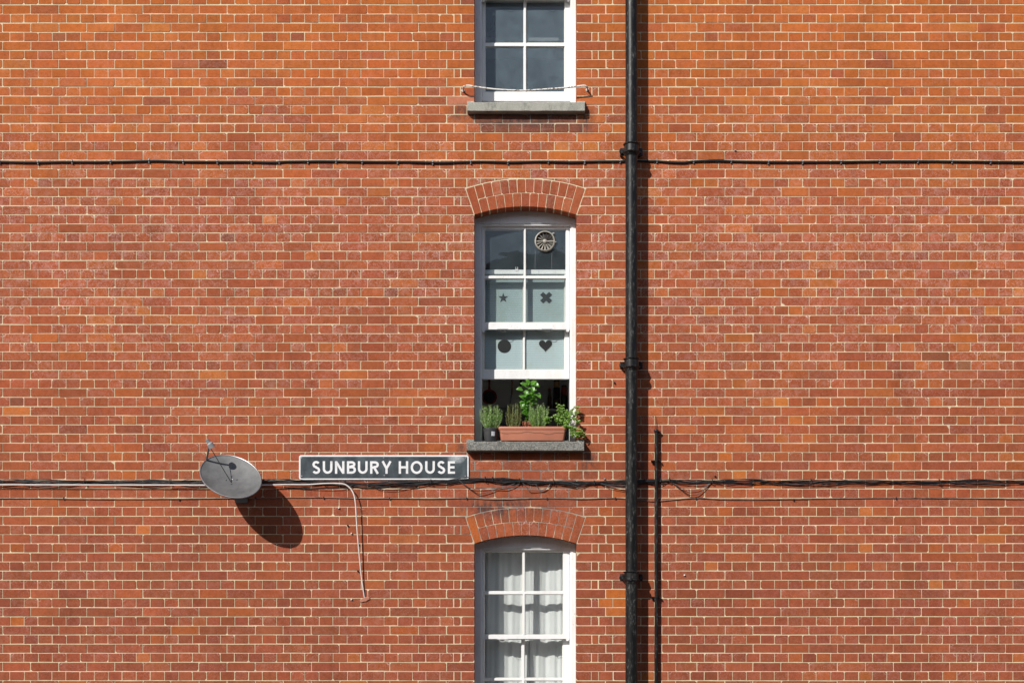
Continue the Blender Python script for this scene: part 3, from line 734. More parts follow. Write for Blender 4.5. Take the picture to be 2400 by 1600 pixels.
# tangled bundle under the sign
bd = empty('cable_bundle', (0, 0, 0)); tag(bd, 'tangled bundle of black telephone cables drooping along the wall under the name plate', 'cables')
def by(x):
    key = [(-560, 1126), (300, 1128), (666, 1127), (720, 1128), (800, 1130), (880, 1134), (960, 1131), (1060, 1124), (1110, 1122), (1150, 1122), (1215, 1126), (1300, 1128), (1400, 1130), (1465, 1129), (1500, 1126), (1560, 1124), (1640, 1126), (1734, 1127), (2200, 1128), (2960, 1126)]
    for a, b in zip(key[:-1], key[1:]):
        if a[0] <= x <= b[0]: return a[1]+(b[1]-a[1])*(x-a[0])/(b[0]-a[0])
    return 1127
rs = random.Random(11)
for i in range(15):
    ph, fr_, amp = rs.uniform(0, 9), rs.uniform(.012, .03), rs.uniform(.8, 5.2); off = rs.uniform(-3.2, 5.5); pts = []
    x = -560 if i < 12 else rs.uniform(650, 1000); xe = 2960 if i < 11 else rs.uniform(1350, 1600)
    dd = -rs.uniform(.006, .03)
    while x < xe:
        tie = min(abs(x-t_) for t_ in (760, 808, 1010, 1137, 1217, 1297, 1392, 1510, 1547, 1568, 1668, 400, 200, 2000))
        kk = min(1, tie/38.0)
        pts.append((x, by(x)+(amp*math.sin(x*fr_+ph)+off)*(.35+.65*kk)+max(0, 3*math.sin(x*.019+ph))*kk*(i % 3 == 0), dd*(.6+.4*math.sin(x*.01+ph)**2))); x += rs.uniform(22, 40)
    r_ = rs.choice((.0018, .0022, .0028, .0038)); cable('cable', pts, r_, M['greycable'] if i in (3, 9, 13) else M['cable'], None, parent=bd, seg=6)
for pts, r_, mt in (
    ([(1060, 1122), (1075, 1125), (1092, 1138), (1110, 1144.5), (1150, 1143), (1190, 1138), (1218, 1128)], .0026, 'greycable'),
    ([(1078, 1125), (1095, 1140), (1115, 1154), (1126, 1156.5), (1145, 1152), (1165, 1145), (1190, 1144.5), (1222, 1131)], .003, 'cable'),
    ([(1217, 1125), (1230, 1136), (1239, 1148), (1246, 1150.5), (1262, 1149), (1276, 1147), (1297, 1129)], .0028, 'greycable'),
    ([(1217, 1126), (1250, 1130), (1262, 1145), (1268, 1148), (1285, 1140), (1297, 1127), (1330, 1128), (1355, 1134), (1392, 1129)], .0026, 'greycable'),
    ([(1568, 1124), (1590, 1141), (1610, 1156), (1622, 1160.5), (1640, 1155), (1668, 1128)], .0032, 'cable'),
    ([(1566, 1124), (1585, 1136), (1605, 1146), (1622, 1149), (1645, 1143), (1668, 1128)], .0024, 'greycable'),
    ([(1500, 1128), (1530, 1133), (1550, 1135), (1568, 1126)], .0026, 'cable'),
    ([(1392, 1128), (1420, 1138), (1450, 1146), (1480, 1147), (1510, 1128)], .0022, 'cable'),
    ([(666, 1141), (720, 1143), (770, 1145), (810, 1143), (830, 1136), (860, 1138), (900, 1143), (960, 1141), (1010, 1134)], .0024, 'cable')):
    cable('cable', [(a, b, -.012 if i in (0, len(pts)-1) else -.019) for i, (a, b) in enumerate(pts)], r_, M[mt], None, parent=bd, seg=6)
for x in (200, 400, 595, 760, 808, 1010, 1137, 1154, 1217, 1297, 1392, 1510, 1547, 1568, 1668, 1900, 2200):
    c = P(x, by(x)+1, 0); t = MB(); t.tube([(c.x-.001, -.003, c.z+.024), (c.x, -.036, c.z+.010), (c.x+.001, -.037, c.z-.012), (c.x+.003, -.003, c.z-.026)], .0028, 6); t.build('cable_tie', M['cable'], bd)
for pts, r_, mt in (
    ([(980, 1132), (1020, 1137), (1050, 1134), (1080, 1126)], .002, 'cable'), ([(1297, 1129), (1330, 1137), (1360, 1140), (1392, 1130)], .0024, 'cable'),
    ([(1392, 1129), (1415, 1134), (1445, 1141), (1470, 1143), (1510, 1127)], .0026, 'greycable'), ([(860, 1136), (900, 1147), (940, 1145), (985, 1133)], .002, 'cable'),
    ([(1668, 1127), (1700, 1133), (1740, 1136), (1800, 1128)], .0022, 'cable')):
    cable('cable', [(a, b, -.012 if i in (0, len(pts)-1) else -.02) for i, (a, b) in enumerate(pts)], r_, M[mt], None, parent=bd, seg=6)
# white cables
cable('white_cable', [(-560, 1134), (300, 1136), (600, 1136), (666, 1135), (720, 1135), (760, 1132.5), (790, 1132.5, -.036), (808, 1134.5, -.042), (821, 1144, -.044), (829, 1158, -.052), (833, 1178, -.054), (835, 1210, -.052), (838, 1255, -.046), (842, 1300, -.036), (847, 1350, -.022), (853, 1392, -.007), (855, 1404, .004)], .0054,
      M['whitecable'], 'loose white cable curving from the bundle down to a hole in the bricks', d=-.038)
t = MB(); c = P(856, 1406, 0); rs2 = random.Random(3)
t.prism([(c.x+(.030+.012*rs2.random())*math.cos(a)*1.15, c.z+.006+(.016+.006*rs2.random())*math.sin(a)+.012*math.cos(a)) for a in [2*math.pi*i/14 for i in range(14)]], -.009, .004, bev=.004)
tag(t.build('mortar_patch', simple('pink_mortar', (.42, .18, .12, 1), .95)), 'small pink mortar plug where the white cable enters the brick', 'patch')

# loose clips and plugs left in the wall
proto = None
spots = [(794.5, 1190, 'clipw', 'small white plug in the brick nearest below the name plate'), (815, 1231, 'cable', 'lone black cable clip left of the hanging white cable, the upper one'),
         (824, 1249.5, 'clipw', 'white cable clip left of the hanging white cable at mid height'), (839.5, 1275, 'cable', 'black clip touching the hanging white cable half way down'),
         (839, 1337.5, 'cable', 'black clip by the lower part of the hanging white cable'), (824, 1404, 'clipw', 'white plug left of the cable hole in the brick'),
         (1723, 353, 'clip', 'grey bolt head above the thick cable at the far right'), (1417, 1122, 'clip', 'grey clip just above the bundle left of the drainpipe'),
         (1440, 897, 'cable', 'black nail in the brick left of the drainpipe below its middle collar'), (1604, 1347, 'clipw', 'white screw plug in the brick right of the thin pipe'),
         (1676, 1116, 'cable', 'black clip just above the bundle right of the thin pipe')]
for x, y_, mt, lb in spots:
    c = P(x, y_, 0); t = MB(); t.box((-.006, -.012, -.005), (.005, .002, .006)); t.tube([(0.001, -.016, .0), (.001, 0, .0)], .0035, 8)
    if mt == 'cable': t.tube([(.002, -.010, 0), (.008, -.008, -.010)], .003, 6)
    o = t.build('wall_clip', M[mt]); o.location = c; tag(o, lb, 'clip', 'loose clips and plugs in the brickwork')

# ------------------------------------------------------------------ name plate
SD = -.014
a, b = P(700.6, 1123.8, SD), P(1098.6, 1066, SD); cx, cz = (a.x+b.x)/2, (a.z+b.z)/2; hw, hh = (b.x-a.x)/2, (b.z-a.z)/2
sg = empty('name_plate', (cx, 0, cz)); tag(sg, 'long black name plate with white border reading SUNBURY HOUSE', 'sign')
def rrect(w_, h_, r_, n=6):
    out = []
    for (sx_, sz_, a0) in ((1, -1, -90), (1, 1, 0), (-1, 1, 90), (-1, -1, 180)):
        for i in range(n+1):
            t_ = R(a0+90*i/n); out.append((sx_*(w_-r_)+r_*math.cos(t_), sz_*(h_-r_)+r_*math.sin(t_)))
    return out
t = MB(); t.prism(rrect(hw, hh, .018), -.012, -.001, bev=.0015); t.build('border', M['signwhite'], sg)
t = MB(); t.prism(rrect(hw-.0125, hh-.0125, .009), -.0132, -.0115); t.build('plate', M['sign'], sg)
H = .1025; T = .0186
def arc(cx_, cz_, rx, rz, a0, a1, n=16): return [(cx_+rx*math.cos(R(a0+(a1-a0)*i/n)), cz_+rz*math.sin(R(a0+(a1-a0)*i/n))) for i in range(n+1)]
def gl(ch):                                                       # strokes (centre lines) and width, cap height 1
    h_ = T/H/2
    if ch == 'U': w_ = .78; return [[(h_, 1), (h_, w_/2)]+arc(w_/2, w_/2-.0, w_/2-h_, w_/2-h_, 180, 360)[0:]+[(w_-h_, 1)]], w_
    if ch == 'N': w_ = .76; return [[(h_, 0), (h_, 1)], [(w_-h_, 0), (w_-h_, 1)], [(h_*1.15, 1-h_*.7), (w_-h_*1.15, h_*.7)]], w_
    if ch == 'B': w_ = .68; return [[(h_, 0), (h_, 1)], [(h_, 1-h_), (.38, 1-h_)]+arc(.39, .765, .235, .235-h_*0+0-.1+.0, 90, -90)[0:0]+arc(.39, .755, .20, 1-h_-.755, 80, -90, 12)+[(h_, .51)], [(h_, h_), (.38, h_)]+arc(.40, .31, .235, .31-h_, -80, 90, 14)+[(h_, .51)]], w_
    if ch == 'R': w_ = .70; return [[(h_, 0), (h_, 1)], [(h_, 1-h_), (.36, 1-h_)]+arc(.38, .725, .235, 1-h_-.725, 80, -90, 14)+[(h_, .45)], [(.36, .44), (w_-h_*.9, 0)]], w_
    if ch == 'Y': w_ = .84; return [[(w_/2, 0), (w_/2, .44)], [(h_*1.1, 1), (w_/2, .42)], [(w_-h_*1.1, 1), (w_/2, .42)]], w_
    if ch == 'H': w_ = .76; return [[(h_, 0), (h_, 1)], [(w_-h_, 0), (w_-h_, 1)], [(h_, .51), (w_-h_, .51)]], w_
    if ch == 'O': w_ = .96; return [arc(w_/2, .5, w_/2-h_, .515-h_, 0, 360, 40)], w_
    if ch == 'E': w_ = .58; return [[(h_, 0), (h_, 1)], [(h_, 1-h_), (w_, 1-h_)], [(h_, .51), (w_*.93, .51)], [(h_, h_), (w_, h_)]], w_
    if ch == 'S': w_ = .64; return [arc(.315, .735, .215, .265-h_+.02, 28, 265, 18)[0:]+arc(.315, .275, .225, .275-h_+.015, 85, -158, 20)], w_
t = MB(); x = 0; adv = []; gap = {' ': .42}
word = 'SUNBURY HOUSE'; lay = []
for ch in word:
    if ch == ' ': x += .36; continue
    g_, w_ = gl(ch); lay.append((x, g_)); x += w_+.205
tot = x-.205; x0t, x1t = P(732, 0, SD).x-cx, P(1066.5, 0, SD).x-cx; sc = (x1t-x0t)/tot; zb0 = P(0, 1109.5, SD).z-cz
lift = 0
for li, (xo, g_) in enumerate(lay):
    if li == 7: t.build('lettering', M['signwhite'], sg, fixn=True); t = MB()
    for st in g_:
        lift = (lift+1) % 7; yy = -.0142-lift*.00012
        pp = [Vector((x0t+(xo+p[0])*sc, zb0+p[1]*H)) for p in st]; n = len(pp); vs = []
        closed = (pp[0]-pp[-1]).length < 1e-4
        for i, p in enumerate(pp):
            if closed and i in (0, n-1): tn = pp[1]-pp[-2]
            else: tn = pp[min(i+1, n-1)]-pp[max(i-1, 0)]
            tn.normalize(); nn = Vector((-tn.y, tn.x))
            vs += [(p.x+nn.x*T/2, yy, p.y+nn.y*T/2), (p.x-nn.x*T/2, yy, p.y-nn.y*T/2), (p.x+nn.x*T/2, -.0125, p.y+nn.y*T/2), (p.x-nn.x*T/2, -.0125, p.y-nn.y*T/2)]
        fs = []
        for i in range(n-1):
            a_ = i*4; b_ = a_+4; fs += [(a_, a_+1, b_+1, b_), (a_+2, a_, b_, b_+2), (a_+1, a_+3, b_+3, b_+1)]
        fs += [(0, 2, 3, 1), (4*n-4, 4*n-3, 4*n-1, 4*n-2)]; t.add(vs, fs)
t.build('lettering', M['signwhite'], sg, fixn=True)
for px_, py_ in ((707.5, 1072.5), (899.5, 1072.5), (1092, 1072.5), (707.5, 1115.5), (901, 1114), (1091, 1115.5)):
    c = P(px_, py_, SD); t = MB(); t.lathe([(.0065, 0), (.0060, .0022), (.002, .003)], (c.x-cx, -.0132, c.z-cz), 'y', 10); t.build('screw', M['steel'], sg)

# ------------------------------------------------------------------ guard rail at the upper window
gr = empty('guard_rail', P(1232, 205, -.07)); g0 = gr.location
tag(gr, 'sagging white rusty iron bar across the foot of the upper window', 'guard rail')
pl = [P(1087, 224, .01)]
path = [(1085.5, 212, -.02), (1086, 206, -.05), (1088.5, 202.5, -.066), (1098, 201, -.07), (1120, 204.5, -.07), (1160, 209.5, -.07), (1200, 212, -.07), (1235, 212.5, -.07), (1280, 209.5, -.07), (1320, 206.5, -.07), (1350, 203.2, -.07), (1368, 201.2, -.07), (1375, 203.5, -.062), (1376.5, 207, -.045), (1376.5, 210, -.015), (1376.5, 211, .01)]
t = MB(); t.tube([p-g0 for p in spline([P(1085.5, 213, .01)]+[P(*p) for p in path], 6)], .0068, 10); t.build('bar', M['rail'], gr, smooth=True)
for px_, py_ in ((1085.5, 213), (1376.5, 211)):
    c = P(px_, py_, -.002)-g0; t = MB(); t.lathe([(.012, -.002), (.013, .003), (.008, .006)], c, 'y', 12); t.build('fixing', M['rail'], gr)

# ------------------------------------------------------------------ curtains in the lower window
def curtain(xa, xb, seed, label):
    rs = random.Random(seed); mb = MB(); nx, nz_ = 90, 26; vs = []; fs = []
    yt, yb_ = 1262, 1815; ph = [rs.uniform(0, 6) for _ in range(4)]
    for j in range(nz_+1):
        for i in range(nx+1):
            u = i/nx; v_ = j/nz_; x = xa+(xb-xa)*u; y = yt+(yb_-yt)*v_
            yy = .338+.009*math.sin(u*11+ph[0]+.7*v_)+.006*math.sin(u*27+ph[1]-v_)+.0022*math.sin(u*55+ph[2]+v_*1.4)+.003*math.sin(v_*11+u*4)
            vs.append(P(x+1.5*math.sin(v_*4+u*9), y, yy))
    for j in range(nz_):
        for i in range(nx): a = j*(nx+1)+i; fs.append((a, a+nx+1, a+nx+2, a+1))
    mb.add(vs, fs); o = mb.build('curtain', M['cloth'], smooth=True); tag(o, label, 'curtain', 'white curtains in the lower window')
    md = o.modifiers.new('thickness', 'SOLIDIFY'); md.thickness = .0012
curtain(1118, 1243, 2, 'white gathered curtain behind the left panes of the lower window')
curtain(1240, 1346, 5, 'white gathered curtain behind the right panes of the lower window')

# ------------------------------------------------------------------ plants on the sill
def leaf(mb, p, d, nrm, L, w, cup=.15, mi=0):
    d = d.normalized(); s_ = d.cross(nrm)
    if s_.length < 1e-4: s_ = d.cross(Vector((1, 0, .3)))
    s_.normalize(); n_ = s_.cross(d).normalized()
    mid = [p, p+d*L*.35+n_*L*cup*.5, p+d*L*.72+n_*L*cup*.4, p+d*L-n_*L*cup*.3]
    l_ = [p+d*L*.28+s_*w*.5+n_*w*.35, p+d*L*.66+s_*w*.40+n_*w*.3]; r_ = [p+d*L*.28-s_*w*.5+n_*w*.35, p+d*L*.66-s_*w*.40+n_*w*.3]
    mb.add(mid+l_+r_, [(0, 1, 4), (4, 1, 2, 5), (5, 2, 3), (0, 6, 1), (6, 7, 2, 1), (7, 3, 2)], mi)
def rosemary(name, c, width, height, label, mat, seed, nst=46, dens=46, droop=0., needle=.017):
    rs = random.Random(seed); o = empty(name, c); tag(o, label, 'plant')
    st = MB(); lf = MB()
    for i in range(nst):
        a = rs.uniform(0, 2*math.pi); u = math.sqrt(rs.random()); ex = width/2*u*math.cos(a); ey = width/2*.55*u*math.sin(a)
        h_ = height*rs.uniform(.5, 1.0)**.9*(1.08 if rs.random() < .2 else 1)*(1-.16*u*rs.random())
        b0 = Vector((ex*.35, ey*.4, 0)); e = Vector((ex, ey, h_)); m_ = (b0+e)/2+Vector((ex*.22, ey*.2, -h_*.04-droop*h_))
        pts = spline([b0, m_, e], 8); st.tube(pts, [.0013*(1-.6*k/len(pts)) for k in range(len(pts))], 4, cap=False)
        for k in range(dens):
            t_ = (k+rs.random())/dens*(len(pts)-1.01); j = int(t_); p = pts[j].lerp(pts[j+1], t_-j); ax = (pts[j+1]-pts[j]).normalized()
            th = rs.uniform(0, 6.28); sd = Vector((math.cos(th), math.sin(th), rs.uniform(-.2, .2)))
            d_ = (ax*rs.uniform(.4, 1.1)+sd*.9).normalized(); Ln = needle*rs.uniform(.7, 1.25)*(1.0 if t_ < len(pts)*.85 else .7)
            s_ = d_.cross(ax).normalized() if d_.cross(ax).length > .01 else Vector((1, 0, 0)); w_ = .0026
            lf.add([p-s_*w_*.5, p+d_*Ln*.5-s_*w_, p+d_*Ln, p+d_*Ln*.5+s_*w_, ], [(0, 1, 2, 3)])
    st.build('stems', M['stem'], o); lf.build('foliage', mat, o); return o
# black nursery pot with rosemary
zs = P(0, 1034, -.085).z                                          # top front edge of the sill
def sill_z(y): return zs+.0065+max(0, y)*.09+.001
pd = .02; c = P(1150.2, 1030, pd); c.z = sill_z(pd+.03)
pt = empty('nursery_pot', c); tag(pt, 'black plastic nursery pot with a white sticker at the left end of the sill', 'plant pot')
hp_ = P(0, 1004, pd).z-c.z; t = MB()
t.lathe([(.050, 0), (.060, hp_-.022), (.0615, hp_-.022), (.0635, hp_-.004), (.0635, hp_), (.060, hp_), (.059, hp_-.012)], (0, 0, 0), 'z', 32); t.build('pot', M['blackpot'], pt, smooth=True)
t = MB(); t.lathe([(.057, hp_-.011), (.02, hp_-.008)], (0, 0, 0), 'z', 20); t.build('soil', M['soil'], pt)
t = MB()
for i in range(6):
    a0 = -1.98+.0+i*.0; 
aa = [R(-90+6+i*6) for i in range(6)]; vs = []
for z_ in (.040, .076):
    rr_ = .0505+.010*z_/(hp_-.022)+.0006
    vs += [((rr_+.0007)*math.cos(a_), (rr_+.0007)*math.sin(a_), z_) for a_ in aa]
t.add(vs, [(i, i+1, i+7, i+6) for i in range(5)]); t.build('sticker', M['sticker'], pt)
rosemary('rosemary_plant', c+Vector((0, 0, hp_-.012)), .185, .218, 'bushy upright rosemary growing in the black pot at the left', M['rose1'], 21, 46, 56, 0, .021)
# terracotta trough
td = .03; a, b = P(1168, 1034, -.035), P(1328.5, 999.3, -.035); L_, Ht = b.x-a.x, b.z-a.z
c = Vector(((a.x+b.x)/2, td, sill_z(td+.06))); Ht = b.z-c.z
tr = empty('plant_trough', c); tag(tr, 'long terracotta coloured plastic trough on the sill of the middle window', 'trough')
def rr2(w_, h_, r_, n=4): return rrect(w_, h_, r_, n)
t = MB(); secs = [(L_/2-.024, .050, 0), (L_/2-.019, .055, .012), (L_/2-.008, .064, Ht-.028), (L_/2-.007, .066, Ht-.026), (L_/2-.002, .069, Ht-.021), (L_/2, .070, Ht-.012), (L_/2, .070, Ht-.003), (L_/2-.002, .068, Ht), (L_/2-.008, .062, Ht), (L_/2-.010, .060, Ht-.02)]
vs = []; fs = []
for (w_, h_, z_) in secs: vs += [(p[0], p[1], z_) for p in rr2(w_, h_, .018)]
n = len(rr2(.1, .1, .01, 4))
for i in range(len(secs)-1):
    for k in range(n): l = (k+1) % n; fs.append((i*n+k, i*n+l, (i+1)*n+l, (i+1)*n+k))
fs.append(list(range(n))[::-1]); t.add(vs, fs); t.build('trough_body', M['terracotta'], tr, smooth=True)
t = MB(); t.box((-L_/2+.012, -.056, Ht-.05), (L_/2-.012, .056, Ht-.016)); t.build('soil', M['soil'], tr)
t = MB(); t.tube([(-L_/2+.02+(L_-.05)*i/30, -.0665+.0006*math.sin(i), Ht-.046-.006*math.sin(i*.35)-.003*math.sin(i*.9)-.004*i/30) for i in range(31)], .0011, 5); t.build('dry_tendril', M['stem'], tr)
zt = c.z+Ht-.02
rosemary('sparse_rosemary_plant', Vector((P(1203, 0, .03).x, .03, zt)), .135, .235, 'thin straggly rosemary with brown tips at the left of the trough', M['rose2'], 5, 30, 44, .04, .017)
rosemary('trough_rosemary_plant', Vector((P(1261, 0, .02).x, .02, zt)), .175, .232, 'dense grey green rosemary in the middle of the trough', M['rose1'], 33, 52, 56, 0, .021)
# basil in a small clay pot behind the trough
bc = Vector((P(1238, 0, .165).x, .165, sill_z(.1)+.012)); bp_ = empty('basil_pot', bc); tag(bp_, 'small square edged clay pot behind the trough holding the basil', 'plant pot')
hz_ = P(0, 988, .165).z-bc.z; t = MB(); t.lathe([(.034, 0), (.044, hz_-.03), (.048, hz_-.03), (.050, hz_), (.045, hz_), (.043, hz_-.015)], (0, 0, 0), 'z', 28); t.build('pot', M['clay'], bp_, smooth=True)
t = MB(); t.lathe([(.042, hz_-.014), (.01, hz_-.01)], (0, 0, 0), 'z', 16); t.build('soil', M['soil'], bp_)
ba = empty('basil_plant', bc+Vector((0, 0, hz_-.012))); tag(ba, 'tall bright green basil with broad leaves rising above the other herbs', 'plant')
rs = random.Random(8); st = MB(); lf = MB(); o0 = ba.location
tips = [((1242, 975), (1236, 945), (1240, 905)), ((1240, 975), (1228, 950), (1231, 930)), ((1240, 975), (1248, 945), (1252, 915)), ((1238, 975), (1232, 960), (1229, 953)), ((1241, 975), (1244, 935), (1244, 922)), ((1240, 975), (1235, 950), (1222, 928)), ((1240, 978), (1236, 975), (1233, 968))]
for ti, tp in enumerate(tips):
    pts = spline([Vector((0, 0, 0))]+[P(p[0], p[1], .13-.02*i)+Vector((rs.uniform(-.01, .01), rs.uniform(-.03, .03), 0))-o0 for i, p in enumerate(tp)], 6)
    st.tube(pts, [.003*(1-.5*k/len(pts)) for k in range(len(pts))], 6)
    for k in range(3, len(pts)):
        if rs.random() < (.15 if ti else 0): continue
        for sgn in (1, -1):
            th = k*1.5+ti*1.1; ax = Vector((math.cos(th)*sgn, math.sin(th)*sgn-.45, .35+.25*rs.random())); Lb = rs.uniform(.030, .052)*(.75 if k < 9 else 1)
            leaf(lf, pts[k], ax+Vector((0, 0, -.5 if rs.random() < .5 else 0)), Vector((0, -.7, .7))+ax*.1, Lb, Lb*.62, .22)
for px_, py_, dx, dz in ((1240, 903, -.5, .9), (1234, 905, -.9, .4), (1246, 905, .2, -.9), (1244, 902, .8, .5), (1226, 914, -1, .1), (1230, 915, .2, -.6), (1256, 922, .9, -.9), (1226, 942, -.3, -1), (1230, 945, .2, -.8), (1250, 900, .6, -.3)):
    p = P(px_, py_, .09)-o0; leaf(lf, p, Vector((dx, -.25, dz)), Vector((.1, -1, .5)), .062, .040, .2)
p = P(1240, 898, .11)-o0
st.tube([p, p+Vector((-.004, 0, .02)), p+Vector((-.002, 0, .042))], .0016, 5)
for k in range(14): th = k*2.4; leaf(lf, p+Vector((-.003, 0, .004+k*.0026)), Vector((math.cos(th), math.sin(th), .4)), Vector((0, 0, 1)), .009, .006)
st.build('stems', M['greenstem'], ba); lf.build('leaves', M['basil'], ba)
# mint spilling from the right end of the trough
mo = Vector((P(1310, 0, .01).x, .01, zt)); mi_ = empty('mint_plant', mo); tag(mi_, 'leafy light green mint spilling past the right end of the trough', 'plant')
st = MB(); lf = MB(); rs = random.Random(14)
paths = [[(1312, 999, .0), (1311, 975, .0), (1306, 948, -.01)], [(1312, 999, .0), (1316, 975, .0), (1318, 950, -.01)], [(1314, 999, 0), (1320, 980, 0), (1325, 962, -.01)], [(1308, 999, 0), (1304, 985, -.01), (1301, 972, -.02)],
         [(1316, 999, 0), (1330, 985, -.02), (1338, 968, -.035), (1346, 957, -.05), (1357, 956, -.06)], [(1318, 999, 0), (1332, 990, -.03), (1343, 980, -.05), (1352, 985, -.06), (1355, 992, -.065)],
         [(1312, 999, .02), (1314, 985, .02), (1310, 962, .02)], [(1318, 999, -.01), (1328, 992, -.02), (1336, 976, -.04), (1344, 968, -.05)], [(1316, 999, 0), (1312, 990, -.02), (1308, 982, -.03)],
         [(1320, 999, -.01), (1334, 1004, -.04), (1342, 1016, -.05), (1340, 1022, -.05)], [(1322, 1000, -.01), (1338, 1002, -.04), (1352, 1014, -.06), (1359, 1014, -.065), (1366, 1018, -.065)], [(1322, 1000, -.01), (1340, 1006, -.04), (1352, 1018, -.06), (1357, 1023, -.06)],
         [(1318, 999, .0), (1326, 976, -.01), (1331, 966, -.02)], [(1306, 999, .01), (1308, 978, .01), (1312, 955, .0)], [(1318, 999, -.01), (1336, 982, -.03), (1350, 972, -.05), (1354, 964, -.05)],
         [(1320, 1000, -.02), (1336, 1000, -.04), (1348, 1006, -.055), (1360, 1008, -.06), (1370, 1024, -.06)], [(1316, 999, -.03), (1330, 1000, -.045), (1346, 1004, -.05)],
         [(1290, 997, -.0), (1282, 985, -.02), (1288, 978, -.03)], [(1292, 997, 0), (1284, 984, -.02), (1279, 983, -.03)]]
for pi, pa in enumerate(paths):
    pts = spline([P(*p)-mo for p in pa], 7); st.tube(pts, .0013, 5)
    for k in range(3, len(pts)):
        if 8 < pi < 12 and k < len(pts)-14: continue
        for sgn in (1, -1):
            for rep in range(2):
                if rs.random() < (.35 if pi > 3 else .2): continue
                th = k*1.57+rs.uniform(-.5, .5); ax = Vector((math.cos(th)*sgn, math.sin(th)*sgn*.8-.3, rs.uniform(-.3, .5)))
                Lm = rs.uniform(.013, .026); leaf(lf, pts[k]+Vector((rs.uniform(-.006, .006), rs.uniform(-.01, .01), rs.uniform(-.006, .006))), ax, Vector((rs.uniform(-.4, .4), -.7, .7)), Lm, Lm*.72, .15)
st.build('stems', M['greenstem'], mi_); lf.build('leaves', M['mint'], mi_)

# ------------------------------------------------------------------ things in the kitchen
KD = 2.66
c = P(1147, 931, KD); pn = empty('frying_pan', c); tag(pn, 'red handled frying pan hanging on the dim kitchen wall', 'frying pan')
t = MB(); t.lathe([(.060, 0), (.074, .03), (.080, .034), (.078, .036), (.071, .032), (.058, .006)], (0, 0, 0), 'y', 32); t.build('pan_body', M['pan'], pn, smooth=True)
t = MB(); t.lathe([(.060, .0075), (.02, .008)], (0, 0, 0), 'y', 28); t.build('cooking_surface', M['pan_in'], pn)
t = MB(); t.prism([(-.016, .074), (.016, .074), (.009, .11), (.013, .215), (-.013, .215), (-.009, .11)], -.032, -.018, bev=.004); t.build('handle', M['pan'], pn)
c = P(1199.5, 905, KD); ut = empty('wooden_handled_knife', c); tag(ut, 'wooden handled utensil hanging beside the frying pan', 'utensil')
t = MB(); t.prism([(-.010, -.09), (.006, -.09), (.013, .045), (-.003, .048)], -.03, -.012, bev=.004); t.build('handle', M['wood'], ut)
t = MB(); t.prism([(-.011, -.092), (.004, -.092), (-.020, -.25), (-.036, -.24)], -.024, -.02); t.build('blade', M['steel'], ut)
t = MB(); t.tube([(.005+.009*math.cos(a_), -.02, .056+.011*math.sin(a_)) for a_ in [i*2*math.pi/12 for i in range(13)]], .003, 6); t.build('hook', M['steel'], ut)
c = P(1225, 893, KD); br = empty('shelf_bracket', c); tag(br, 'dark angled shelf bracket high on the kitchen wall', 'bracket')
t = MB(); t.box((-.03, -.02, -.05), (-.01, -.002, .02)); t.prism([(-.01, .0), (.14, .018), (.14, .032), (-.01, .022)], -.03, -.005); t.build('bracket_arm', M['pan_in'], br)
c = P(1305, 961, KD-.12); sh = empty('kitchen_shelf', c); tag(sh, 'pale kitchen shelf carrying jars at the right of the dim room', 'shelf')
t = MB(); t.box((-.11, -.08, -.018), (.32, .13, 0)); t.build('board', M['wall_in'], sh)
def jar(px, y_top, y_bot, r_, body, lid, label, cat='jar'):
    d_ = KD-.13; a_, b_ = P(px, y_bot, d_), P(px, y_top, d_); h_ = b_.z-a_.z
    o = empty('jar' if cat == 'jar' else 'bottle', a_); tag(o, label, cat, 'jars on the kitchen shelf' if cat == 'jar' else None)
    t = MB()
    if cat == 'jar': t.lathe([(r_*.9, 0), (r_, .01), (r_, h_-.02), (r_*.85, h_-.012)], (0, 0, 0), 'z', 20)
    else: t.lathe([(r_, 0), (r_, h_*.55), (r_*.5, h_*.75), (r_*.5, h_-.02)], (0, 0, 0), 'z', 18)
    t.build('body', body, o, smooth=True)
    t = MB(); rl = r_*.95 if cat == 'jar' else r_*.75; t.lathe([(rl, h_-.02), (rl*1.02, h_-.002), (rl*.9, h_)], (0, 0, 0), 'z', 18); t.build('lid', lid, o)
jar(1304.5, 933.5, 960, .037, M['gloss'], M['pan_in'], 'squat jar at the bottom of the stack of three')
jar(1304.5, 908, 933, .034, M['fan_dark'], M['pan_in'], 'jar in the middle of the stack of three')
jar(1304.5, 890, 907.5, .030, M['wood'], M['pan_in'], 'smallest jar on top of the stack of three')
jar(1288, 910, 960, .021, M['gloss'], M['pan'], 'slim sauce bottle with a red cap left of the stacked jars', 'bottle')
jar(1322, 926, 960, .032, M['fan_dark'], M['pan_in'], 'dark jar at the right end below the red one')
jar(1322, 903, 925.5, .030, M['pan'], M['pan_in'], 'red filled jar at the right end of the shelf')
t = MB(); zz_ = P(0, 1033, .3).z; t.box((-.72, .28, zz_-.04), (1.3, .95, zz_)); tag(t.build('bounce_worktop', simple('pale_bounce_worktop', (.78, .76, .72, 1), .5)), 'unseen pale counter added inside the open middle window to bounce light', 'bounce_worktop')  # unseen pale slab, added to bounce sunlight into the dark kitchen
# counter with tiles behind
t = MB(); z_ = P(0, 952, KD).z
for i in range(12):
    for j in range(6):
        x_ = P(1010, 0, KD).x+i*.205+(.1 if j % 2 else 0); t.box((x_, KD+.05, z_-.105*(j+1)), (x_+.2, KD+.085, z_-.105*j-.005))
tag(t.build('tile_splashback', M['tile']), 'pale tiled splashback low on the kitchen wall behind the herbs', 'tiles')
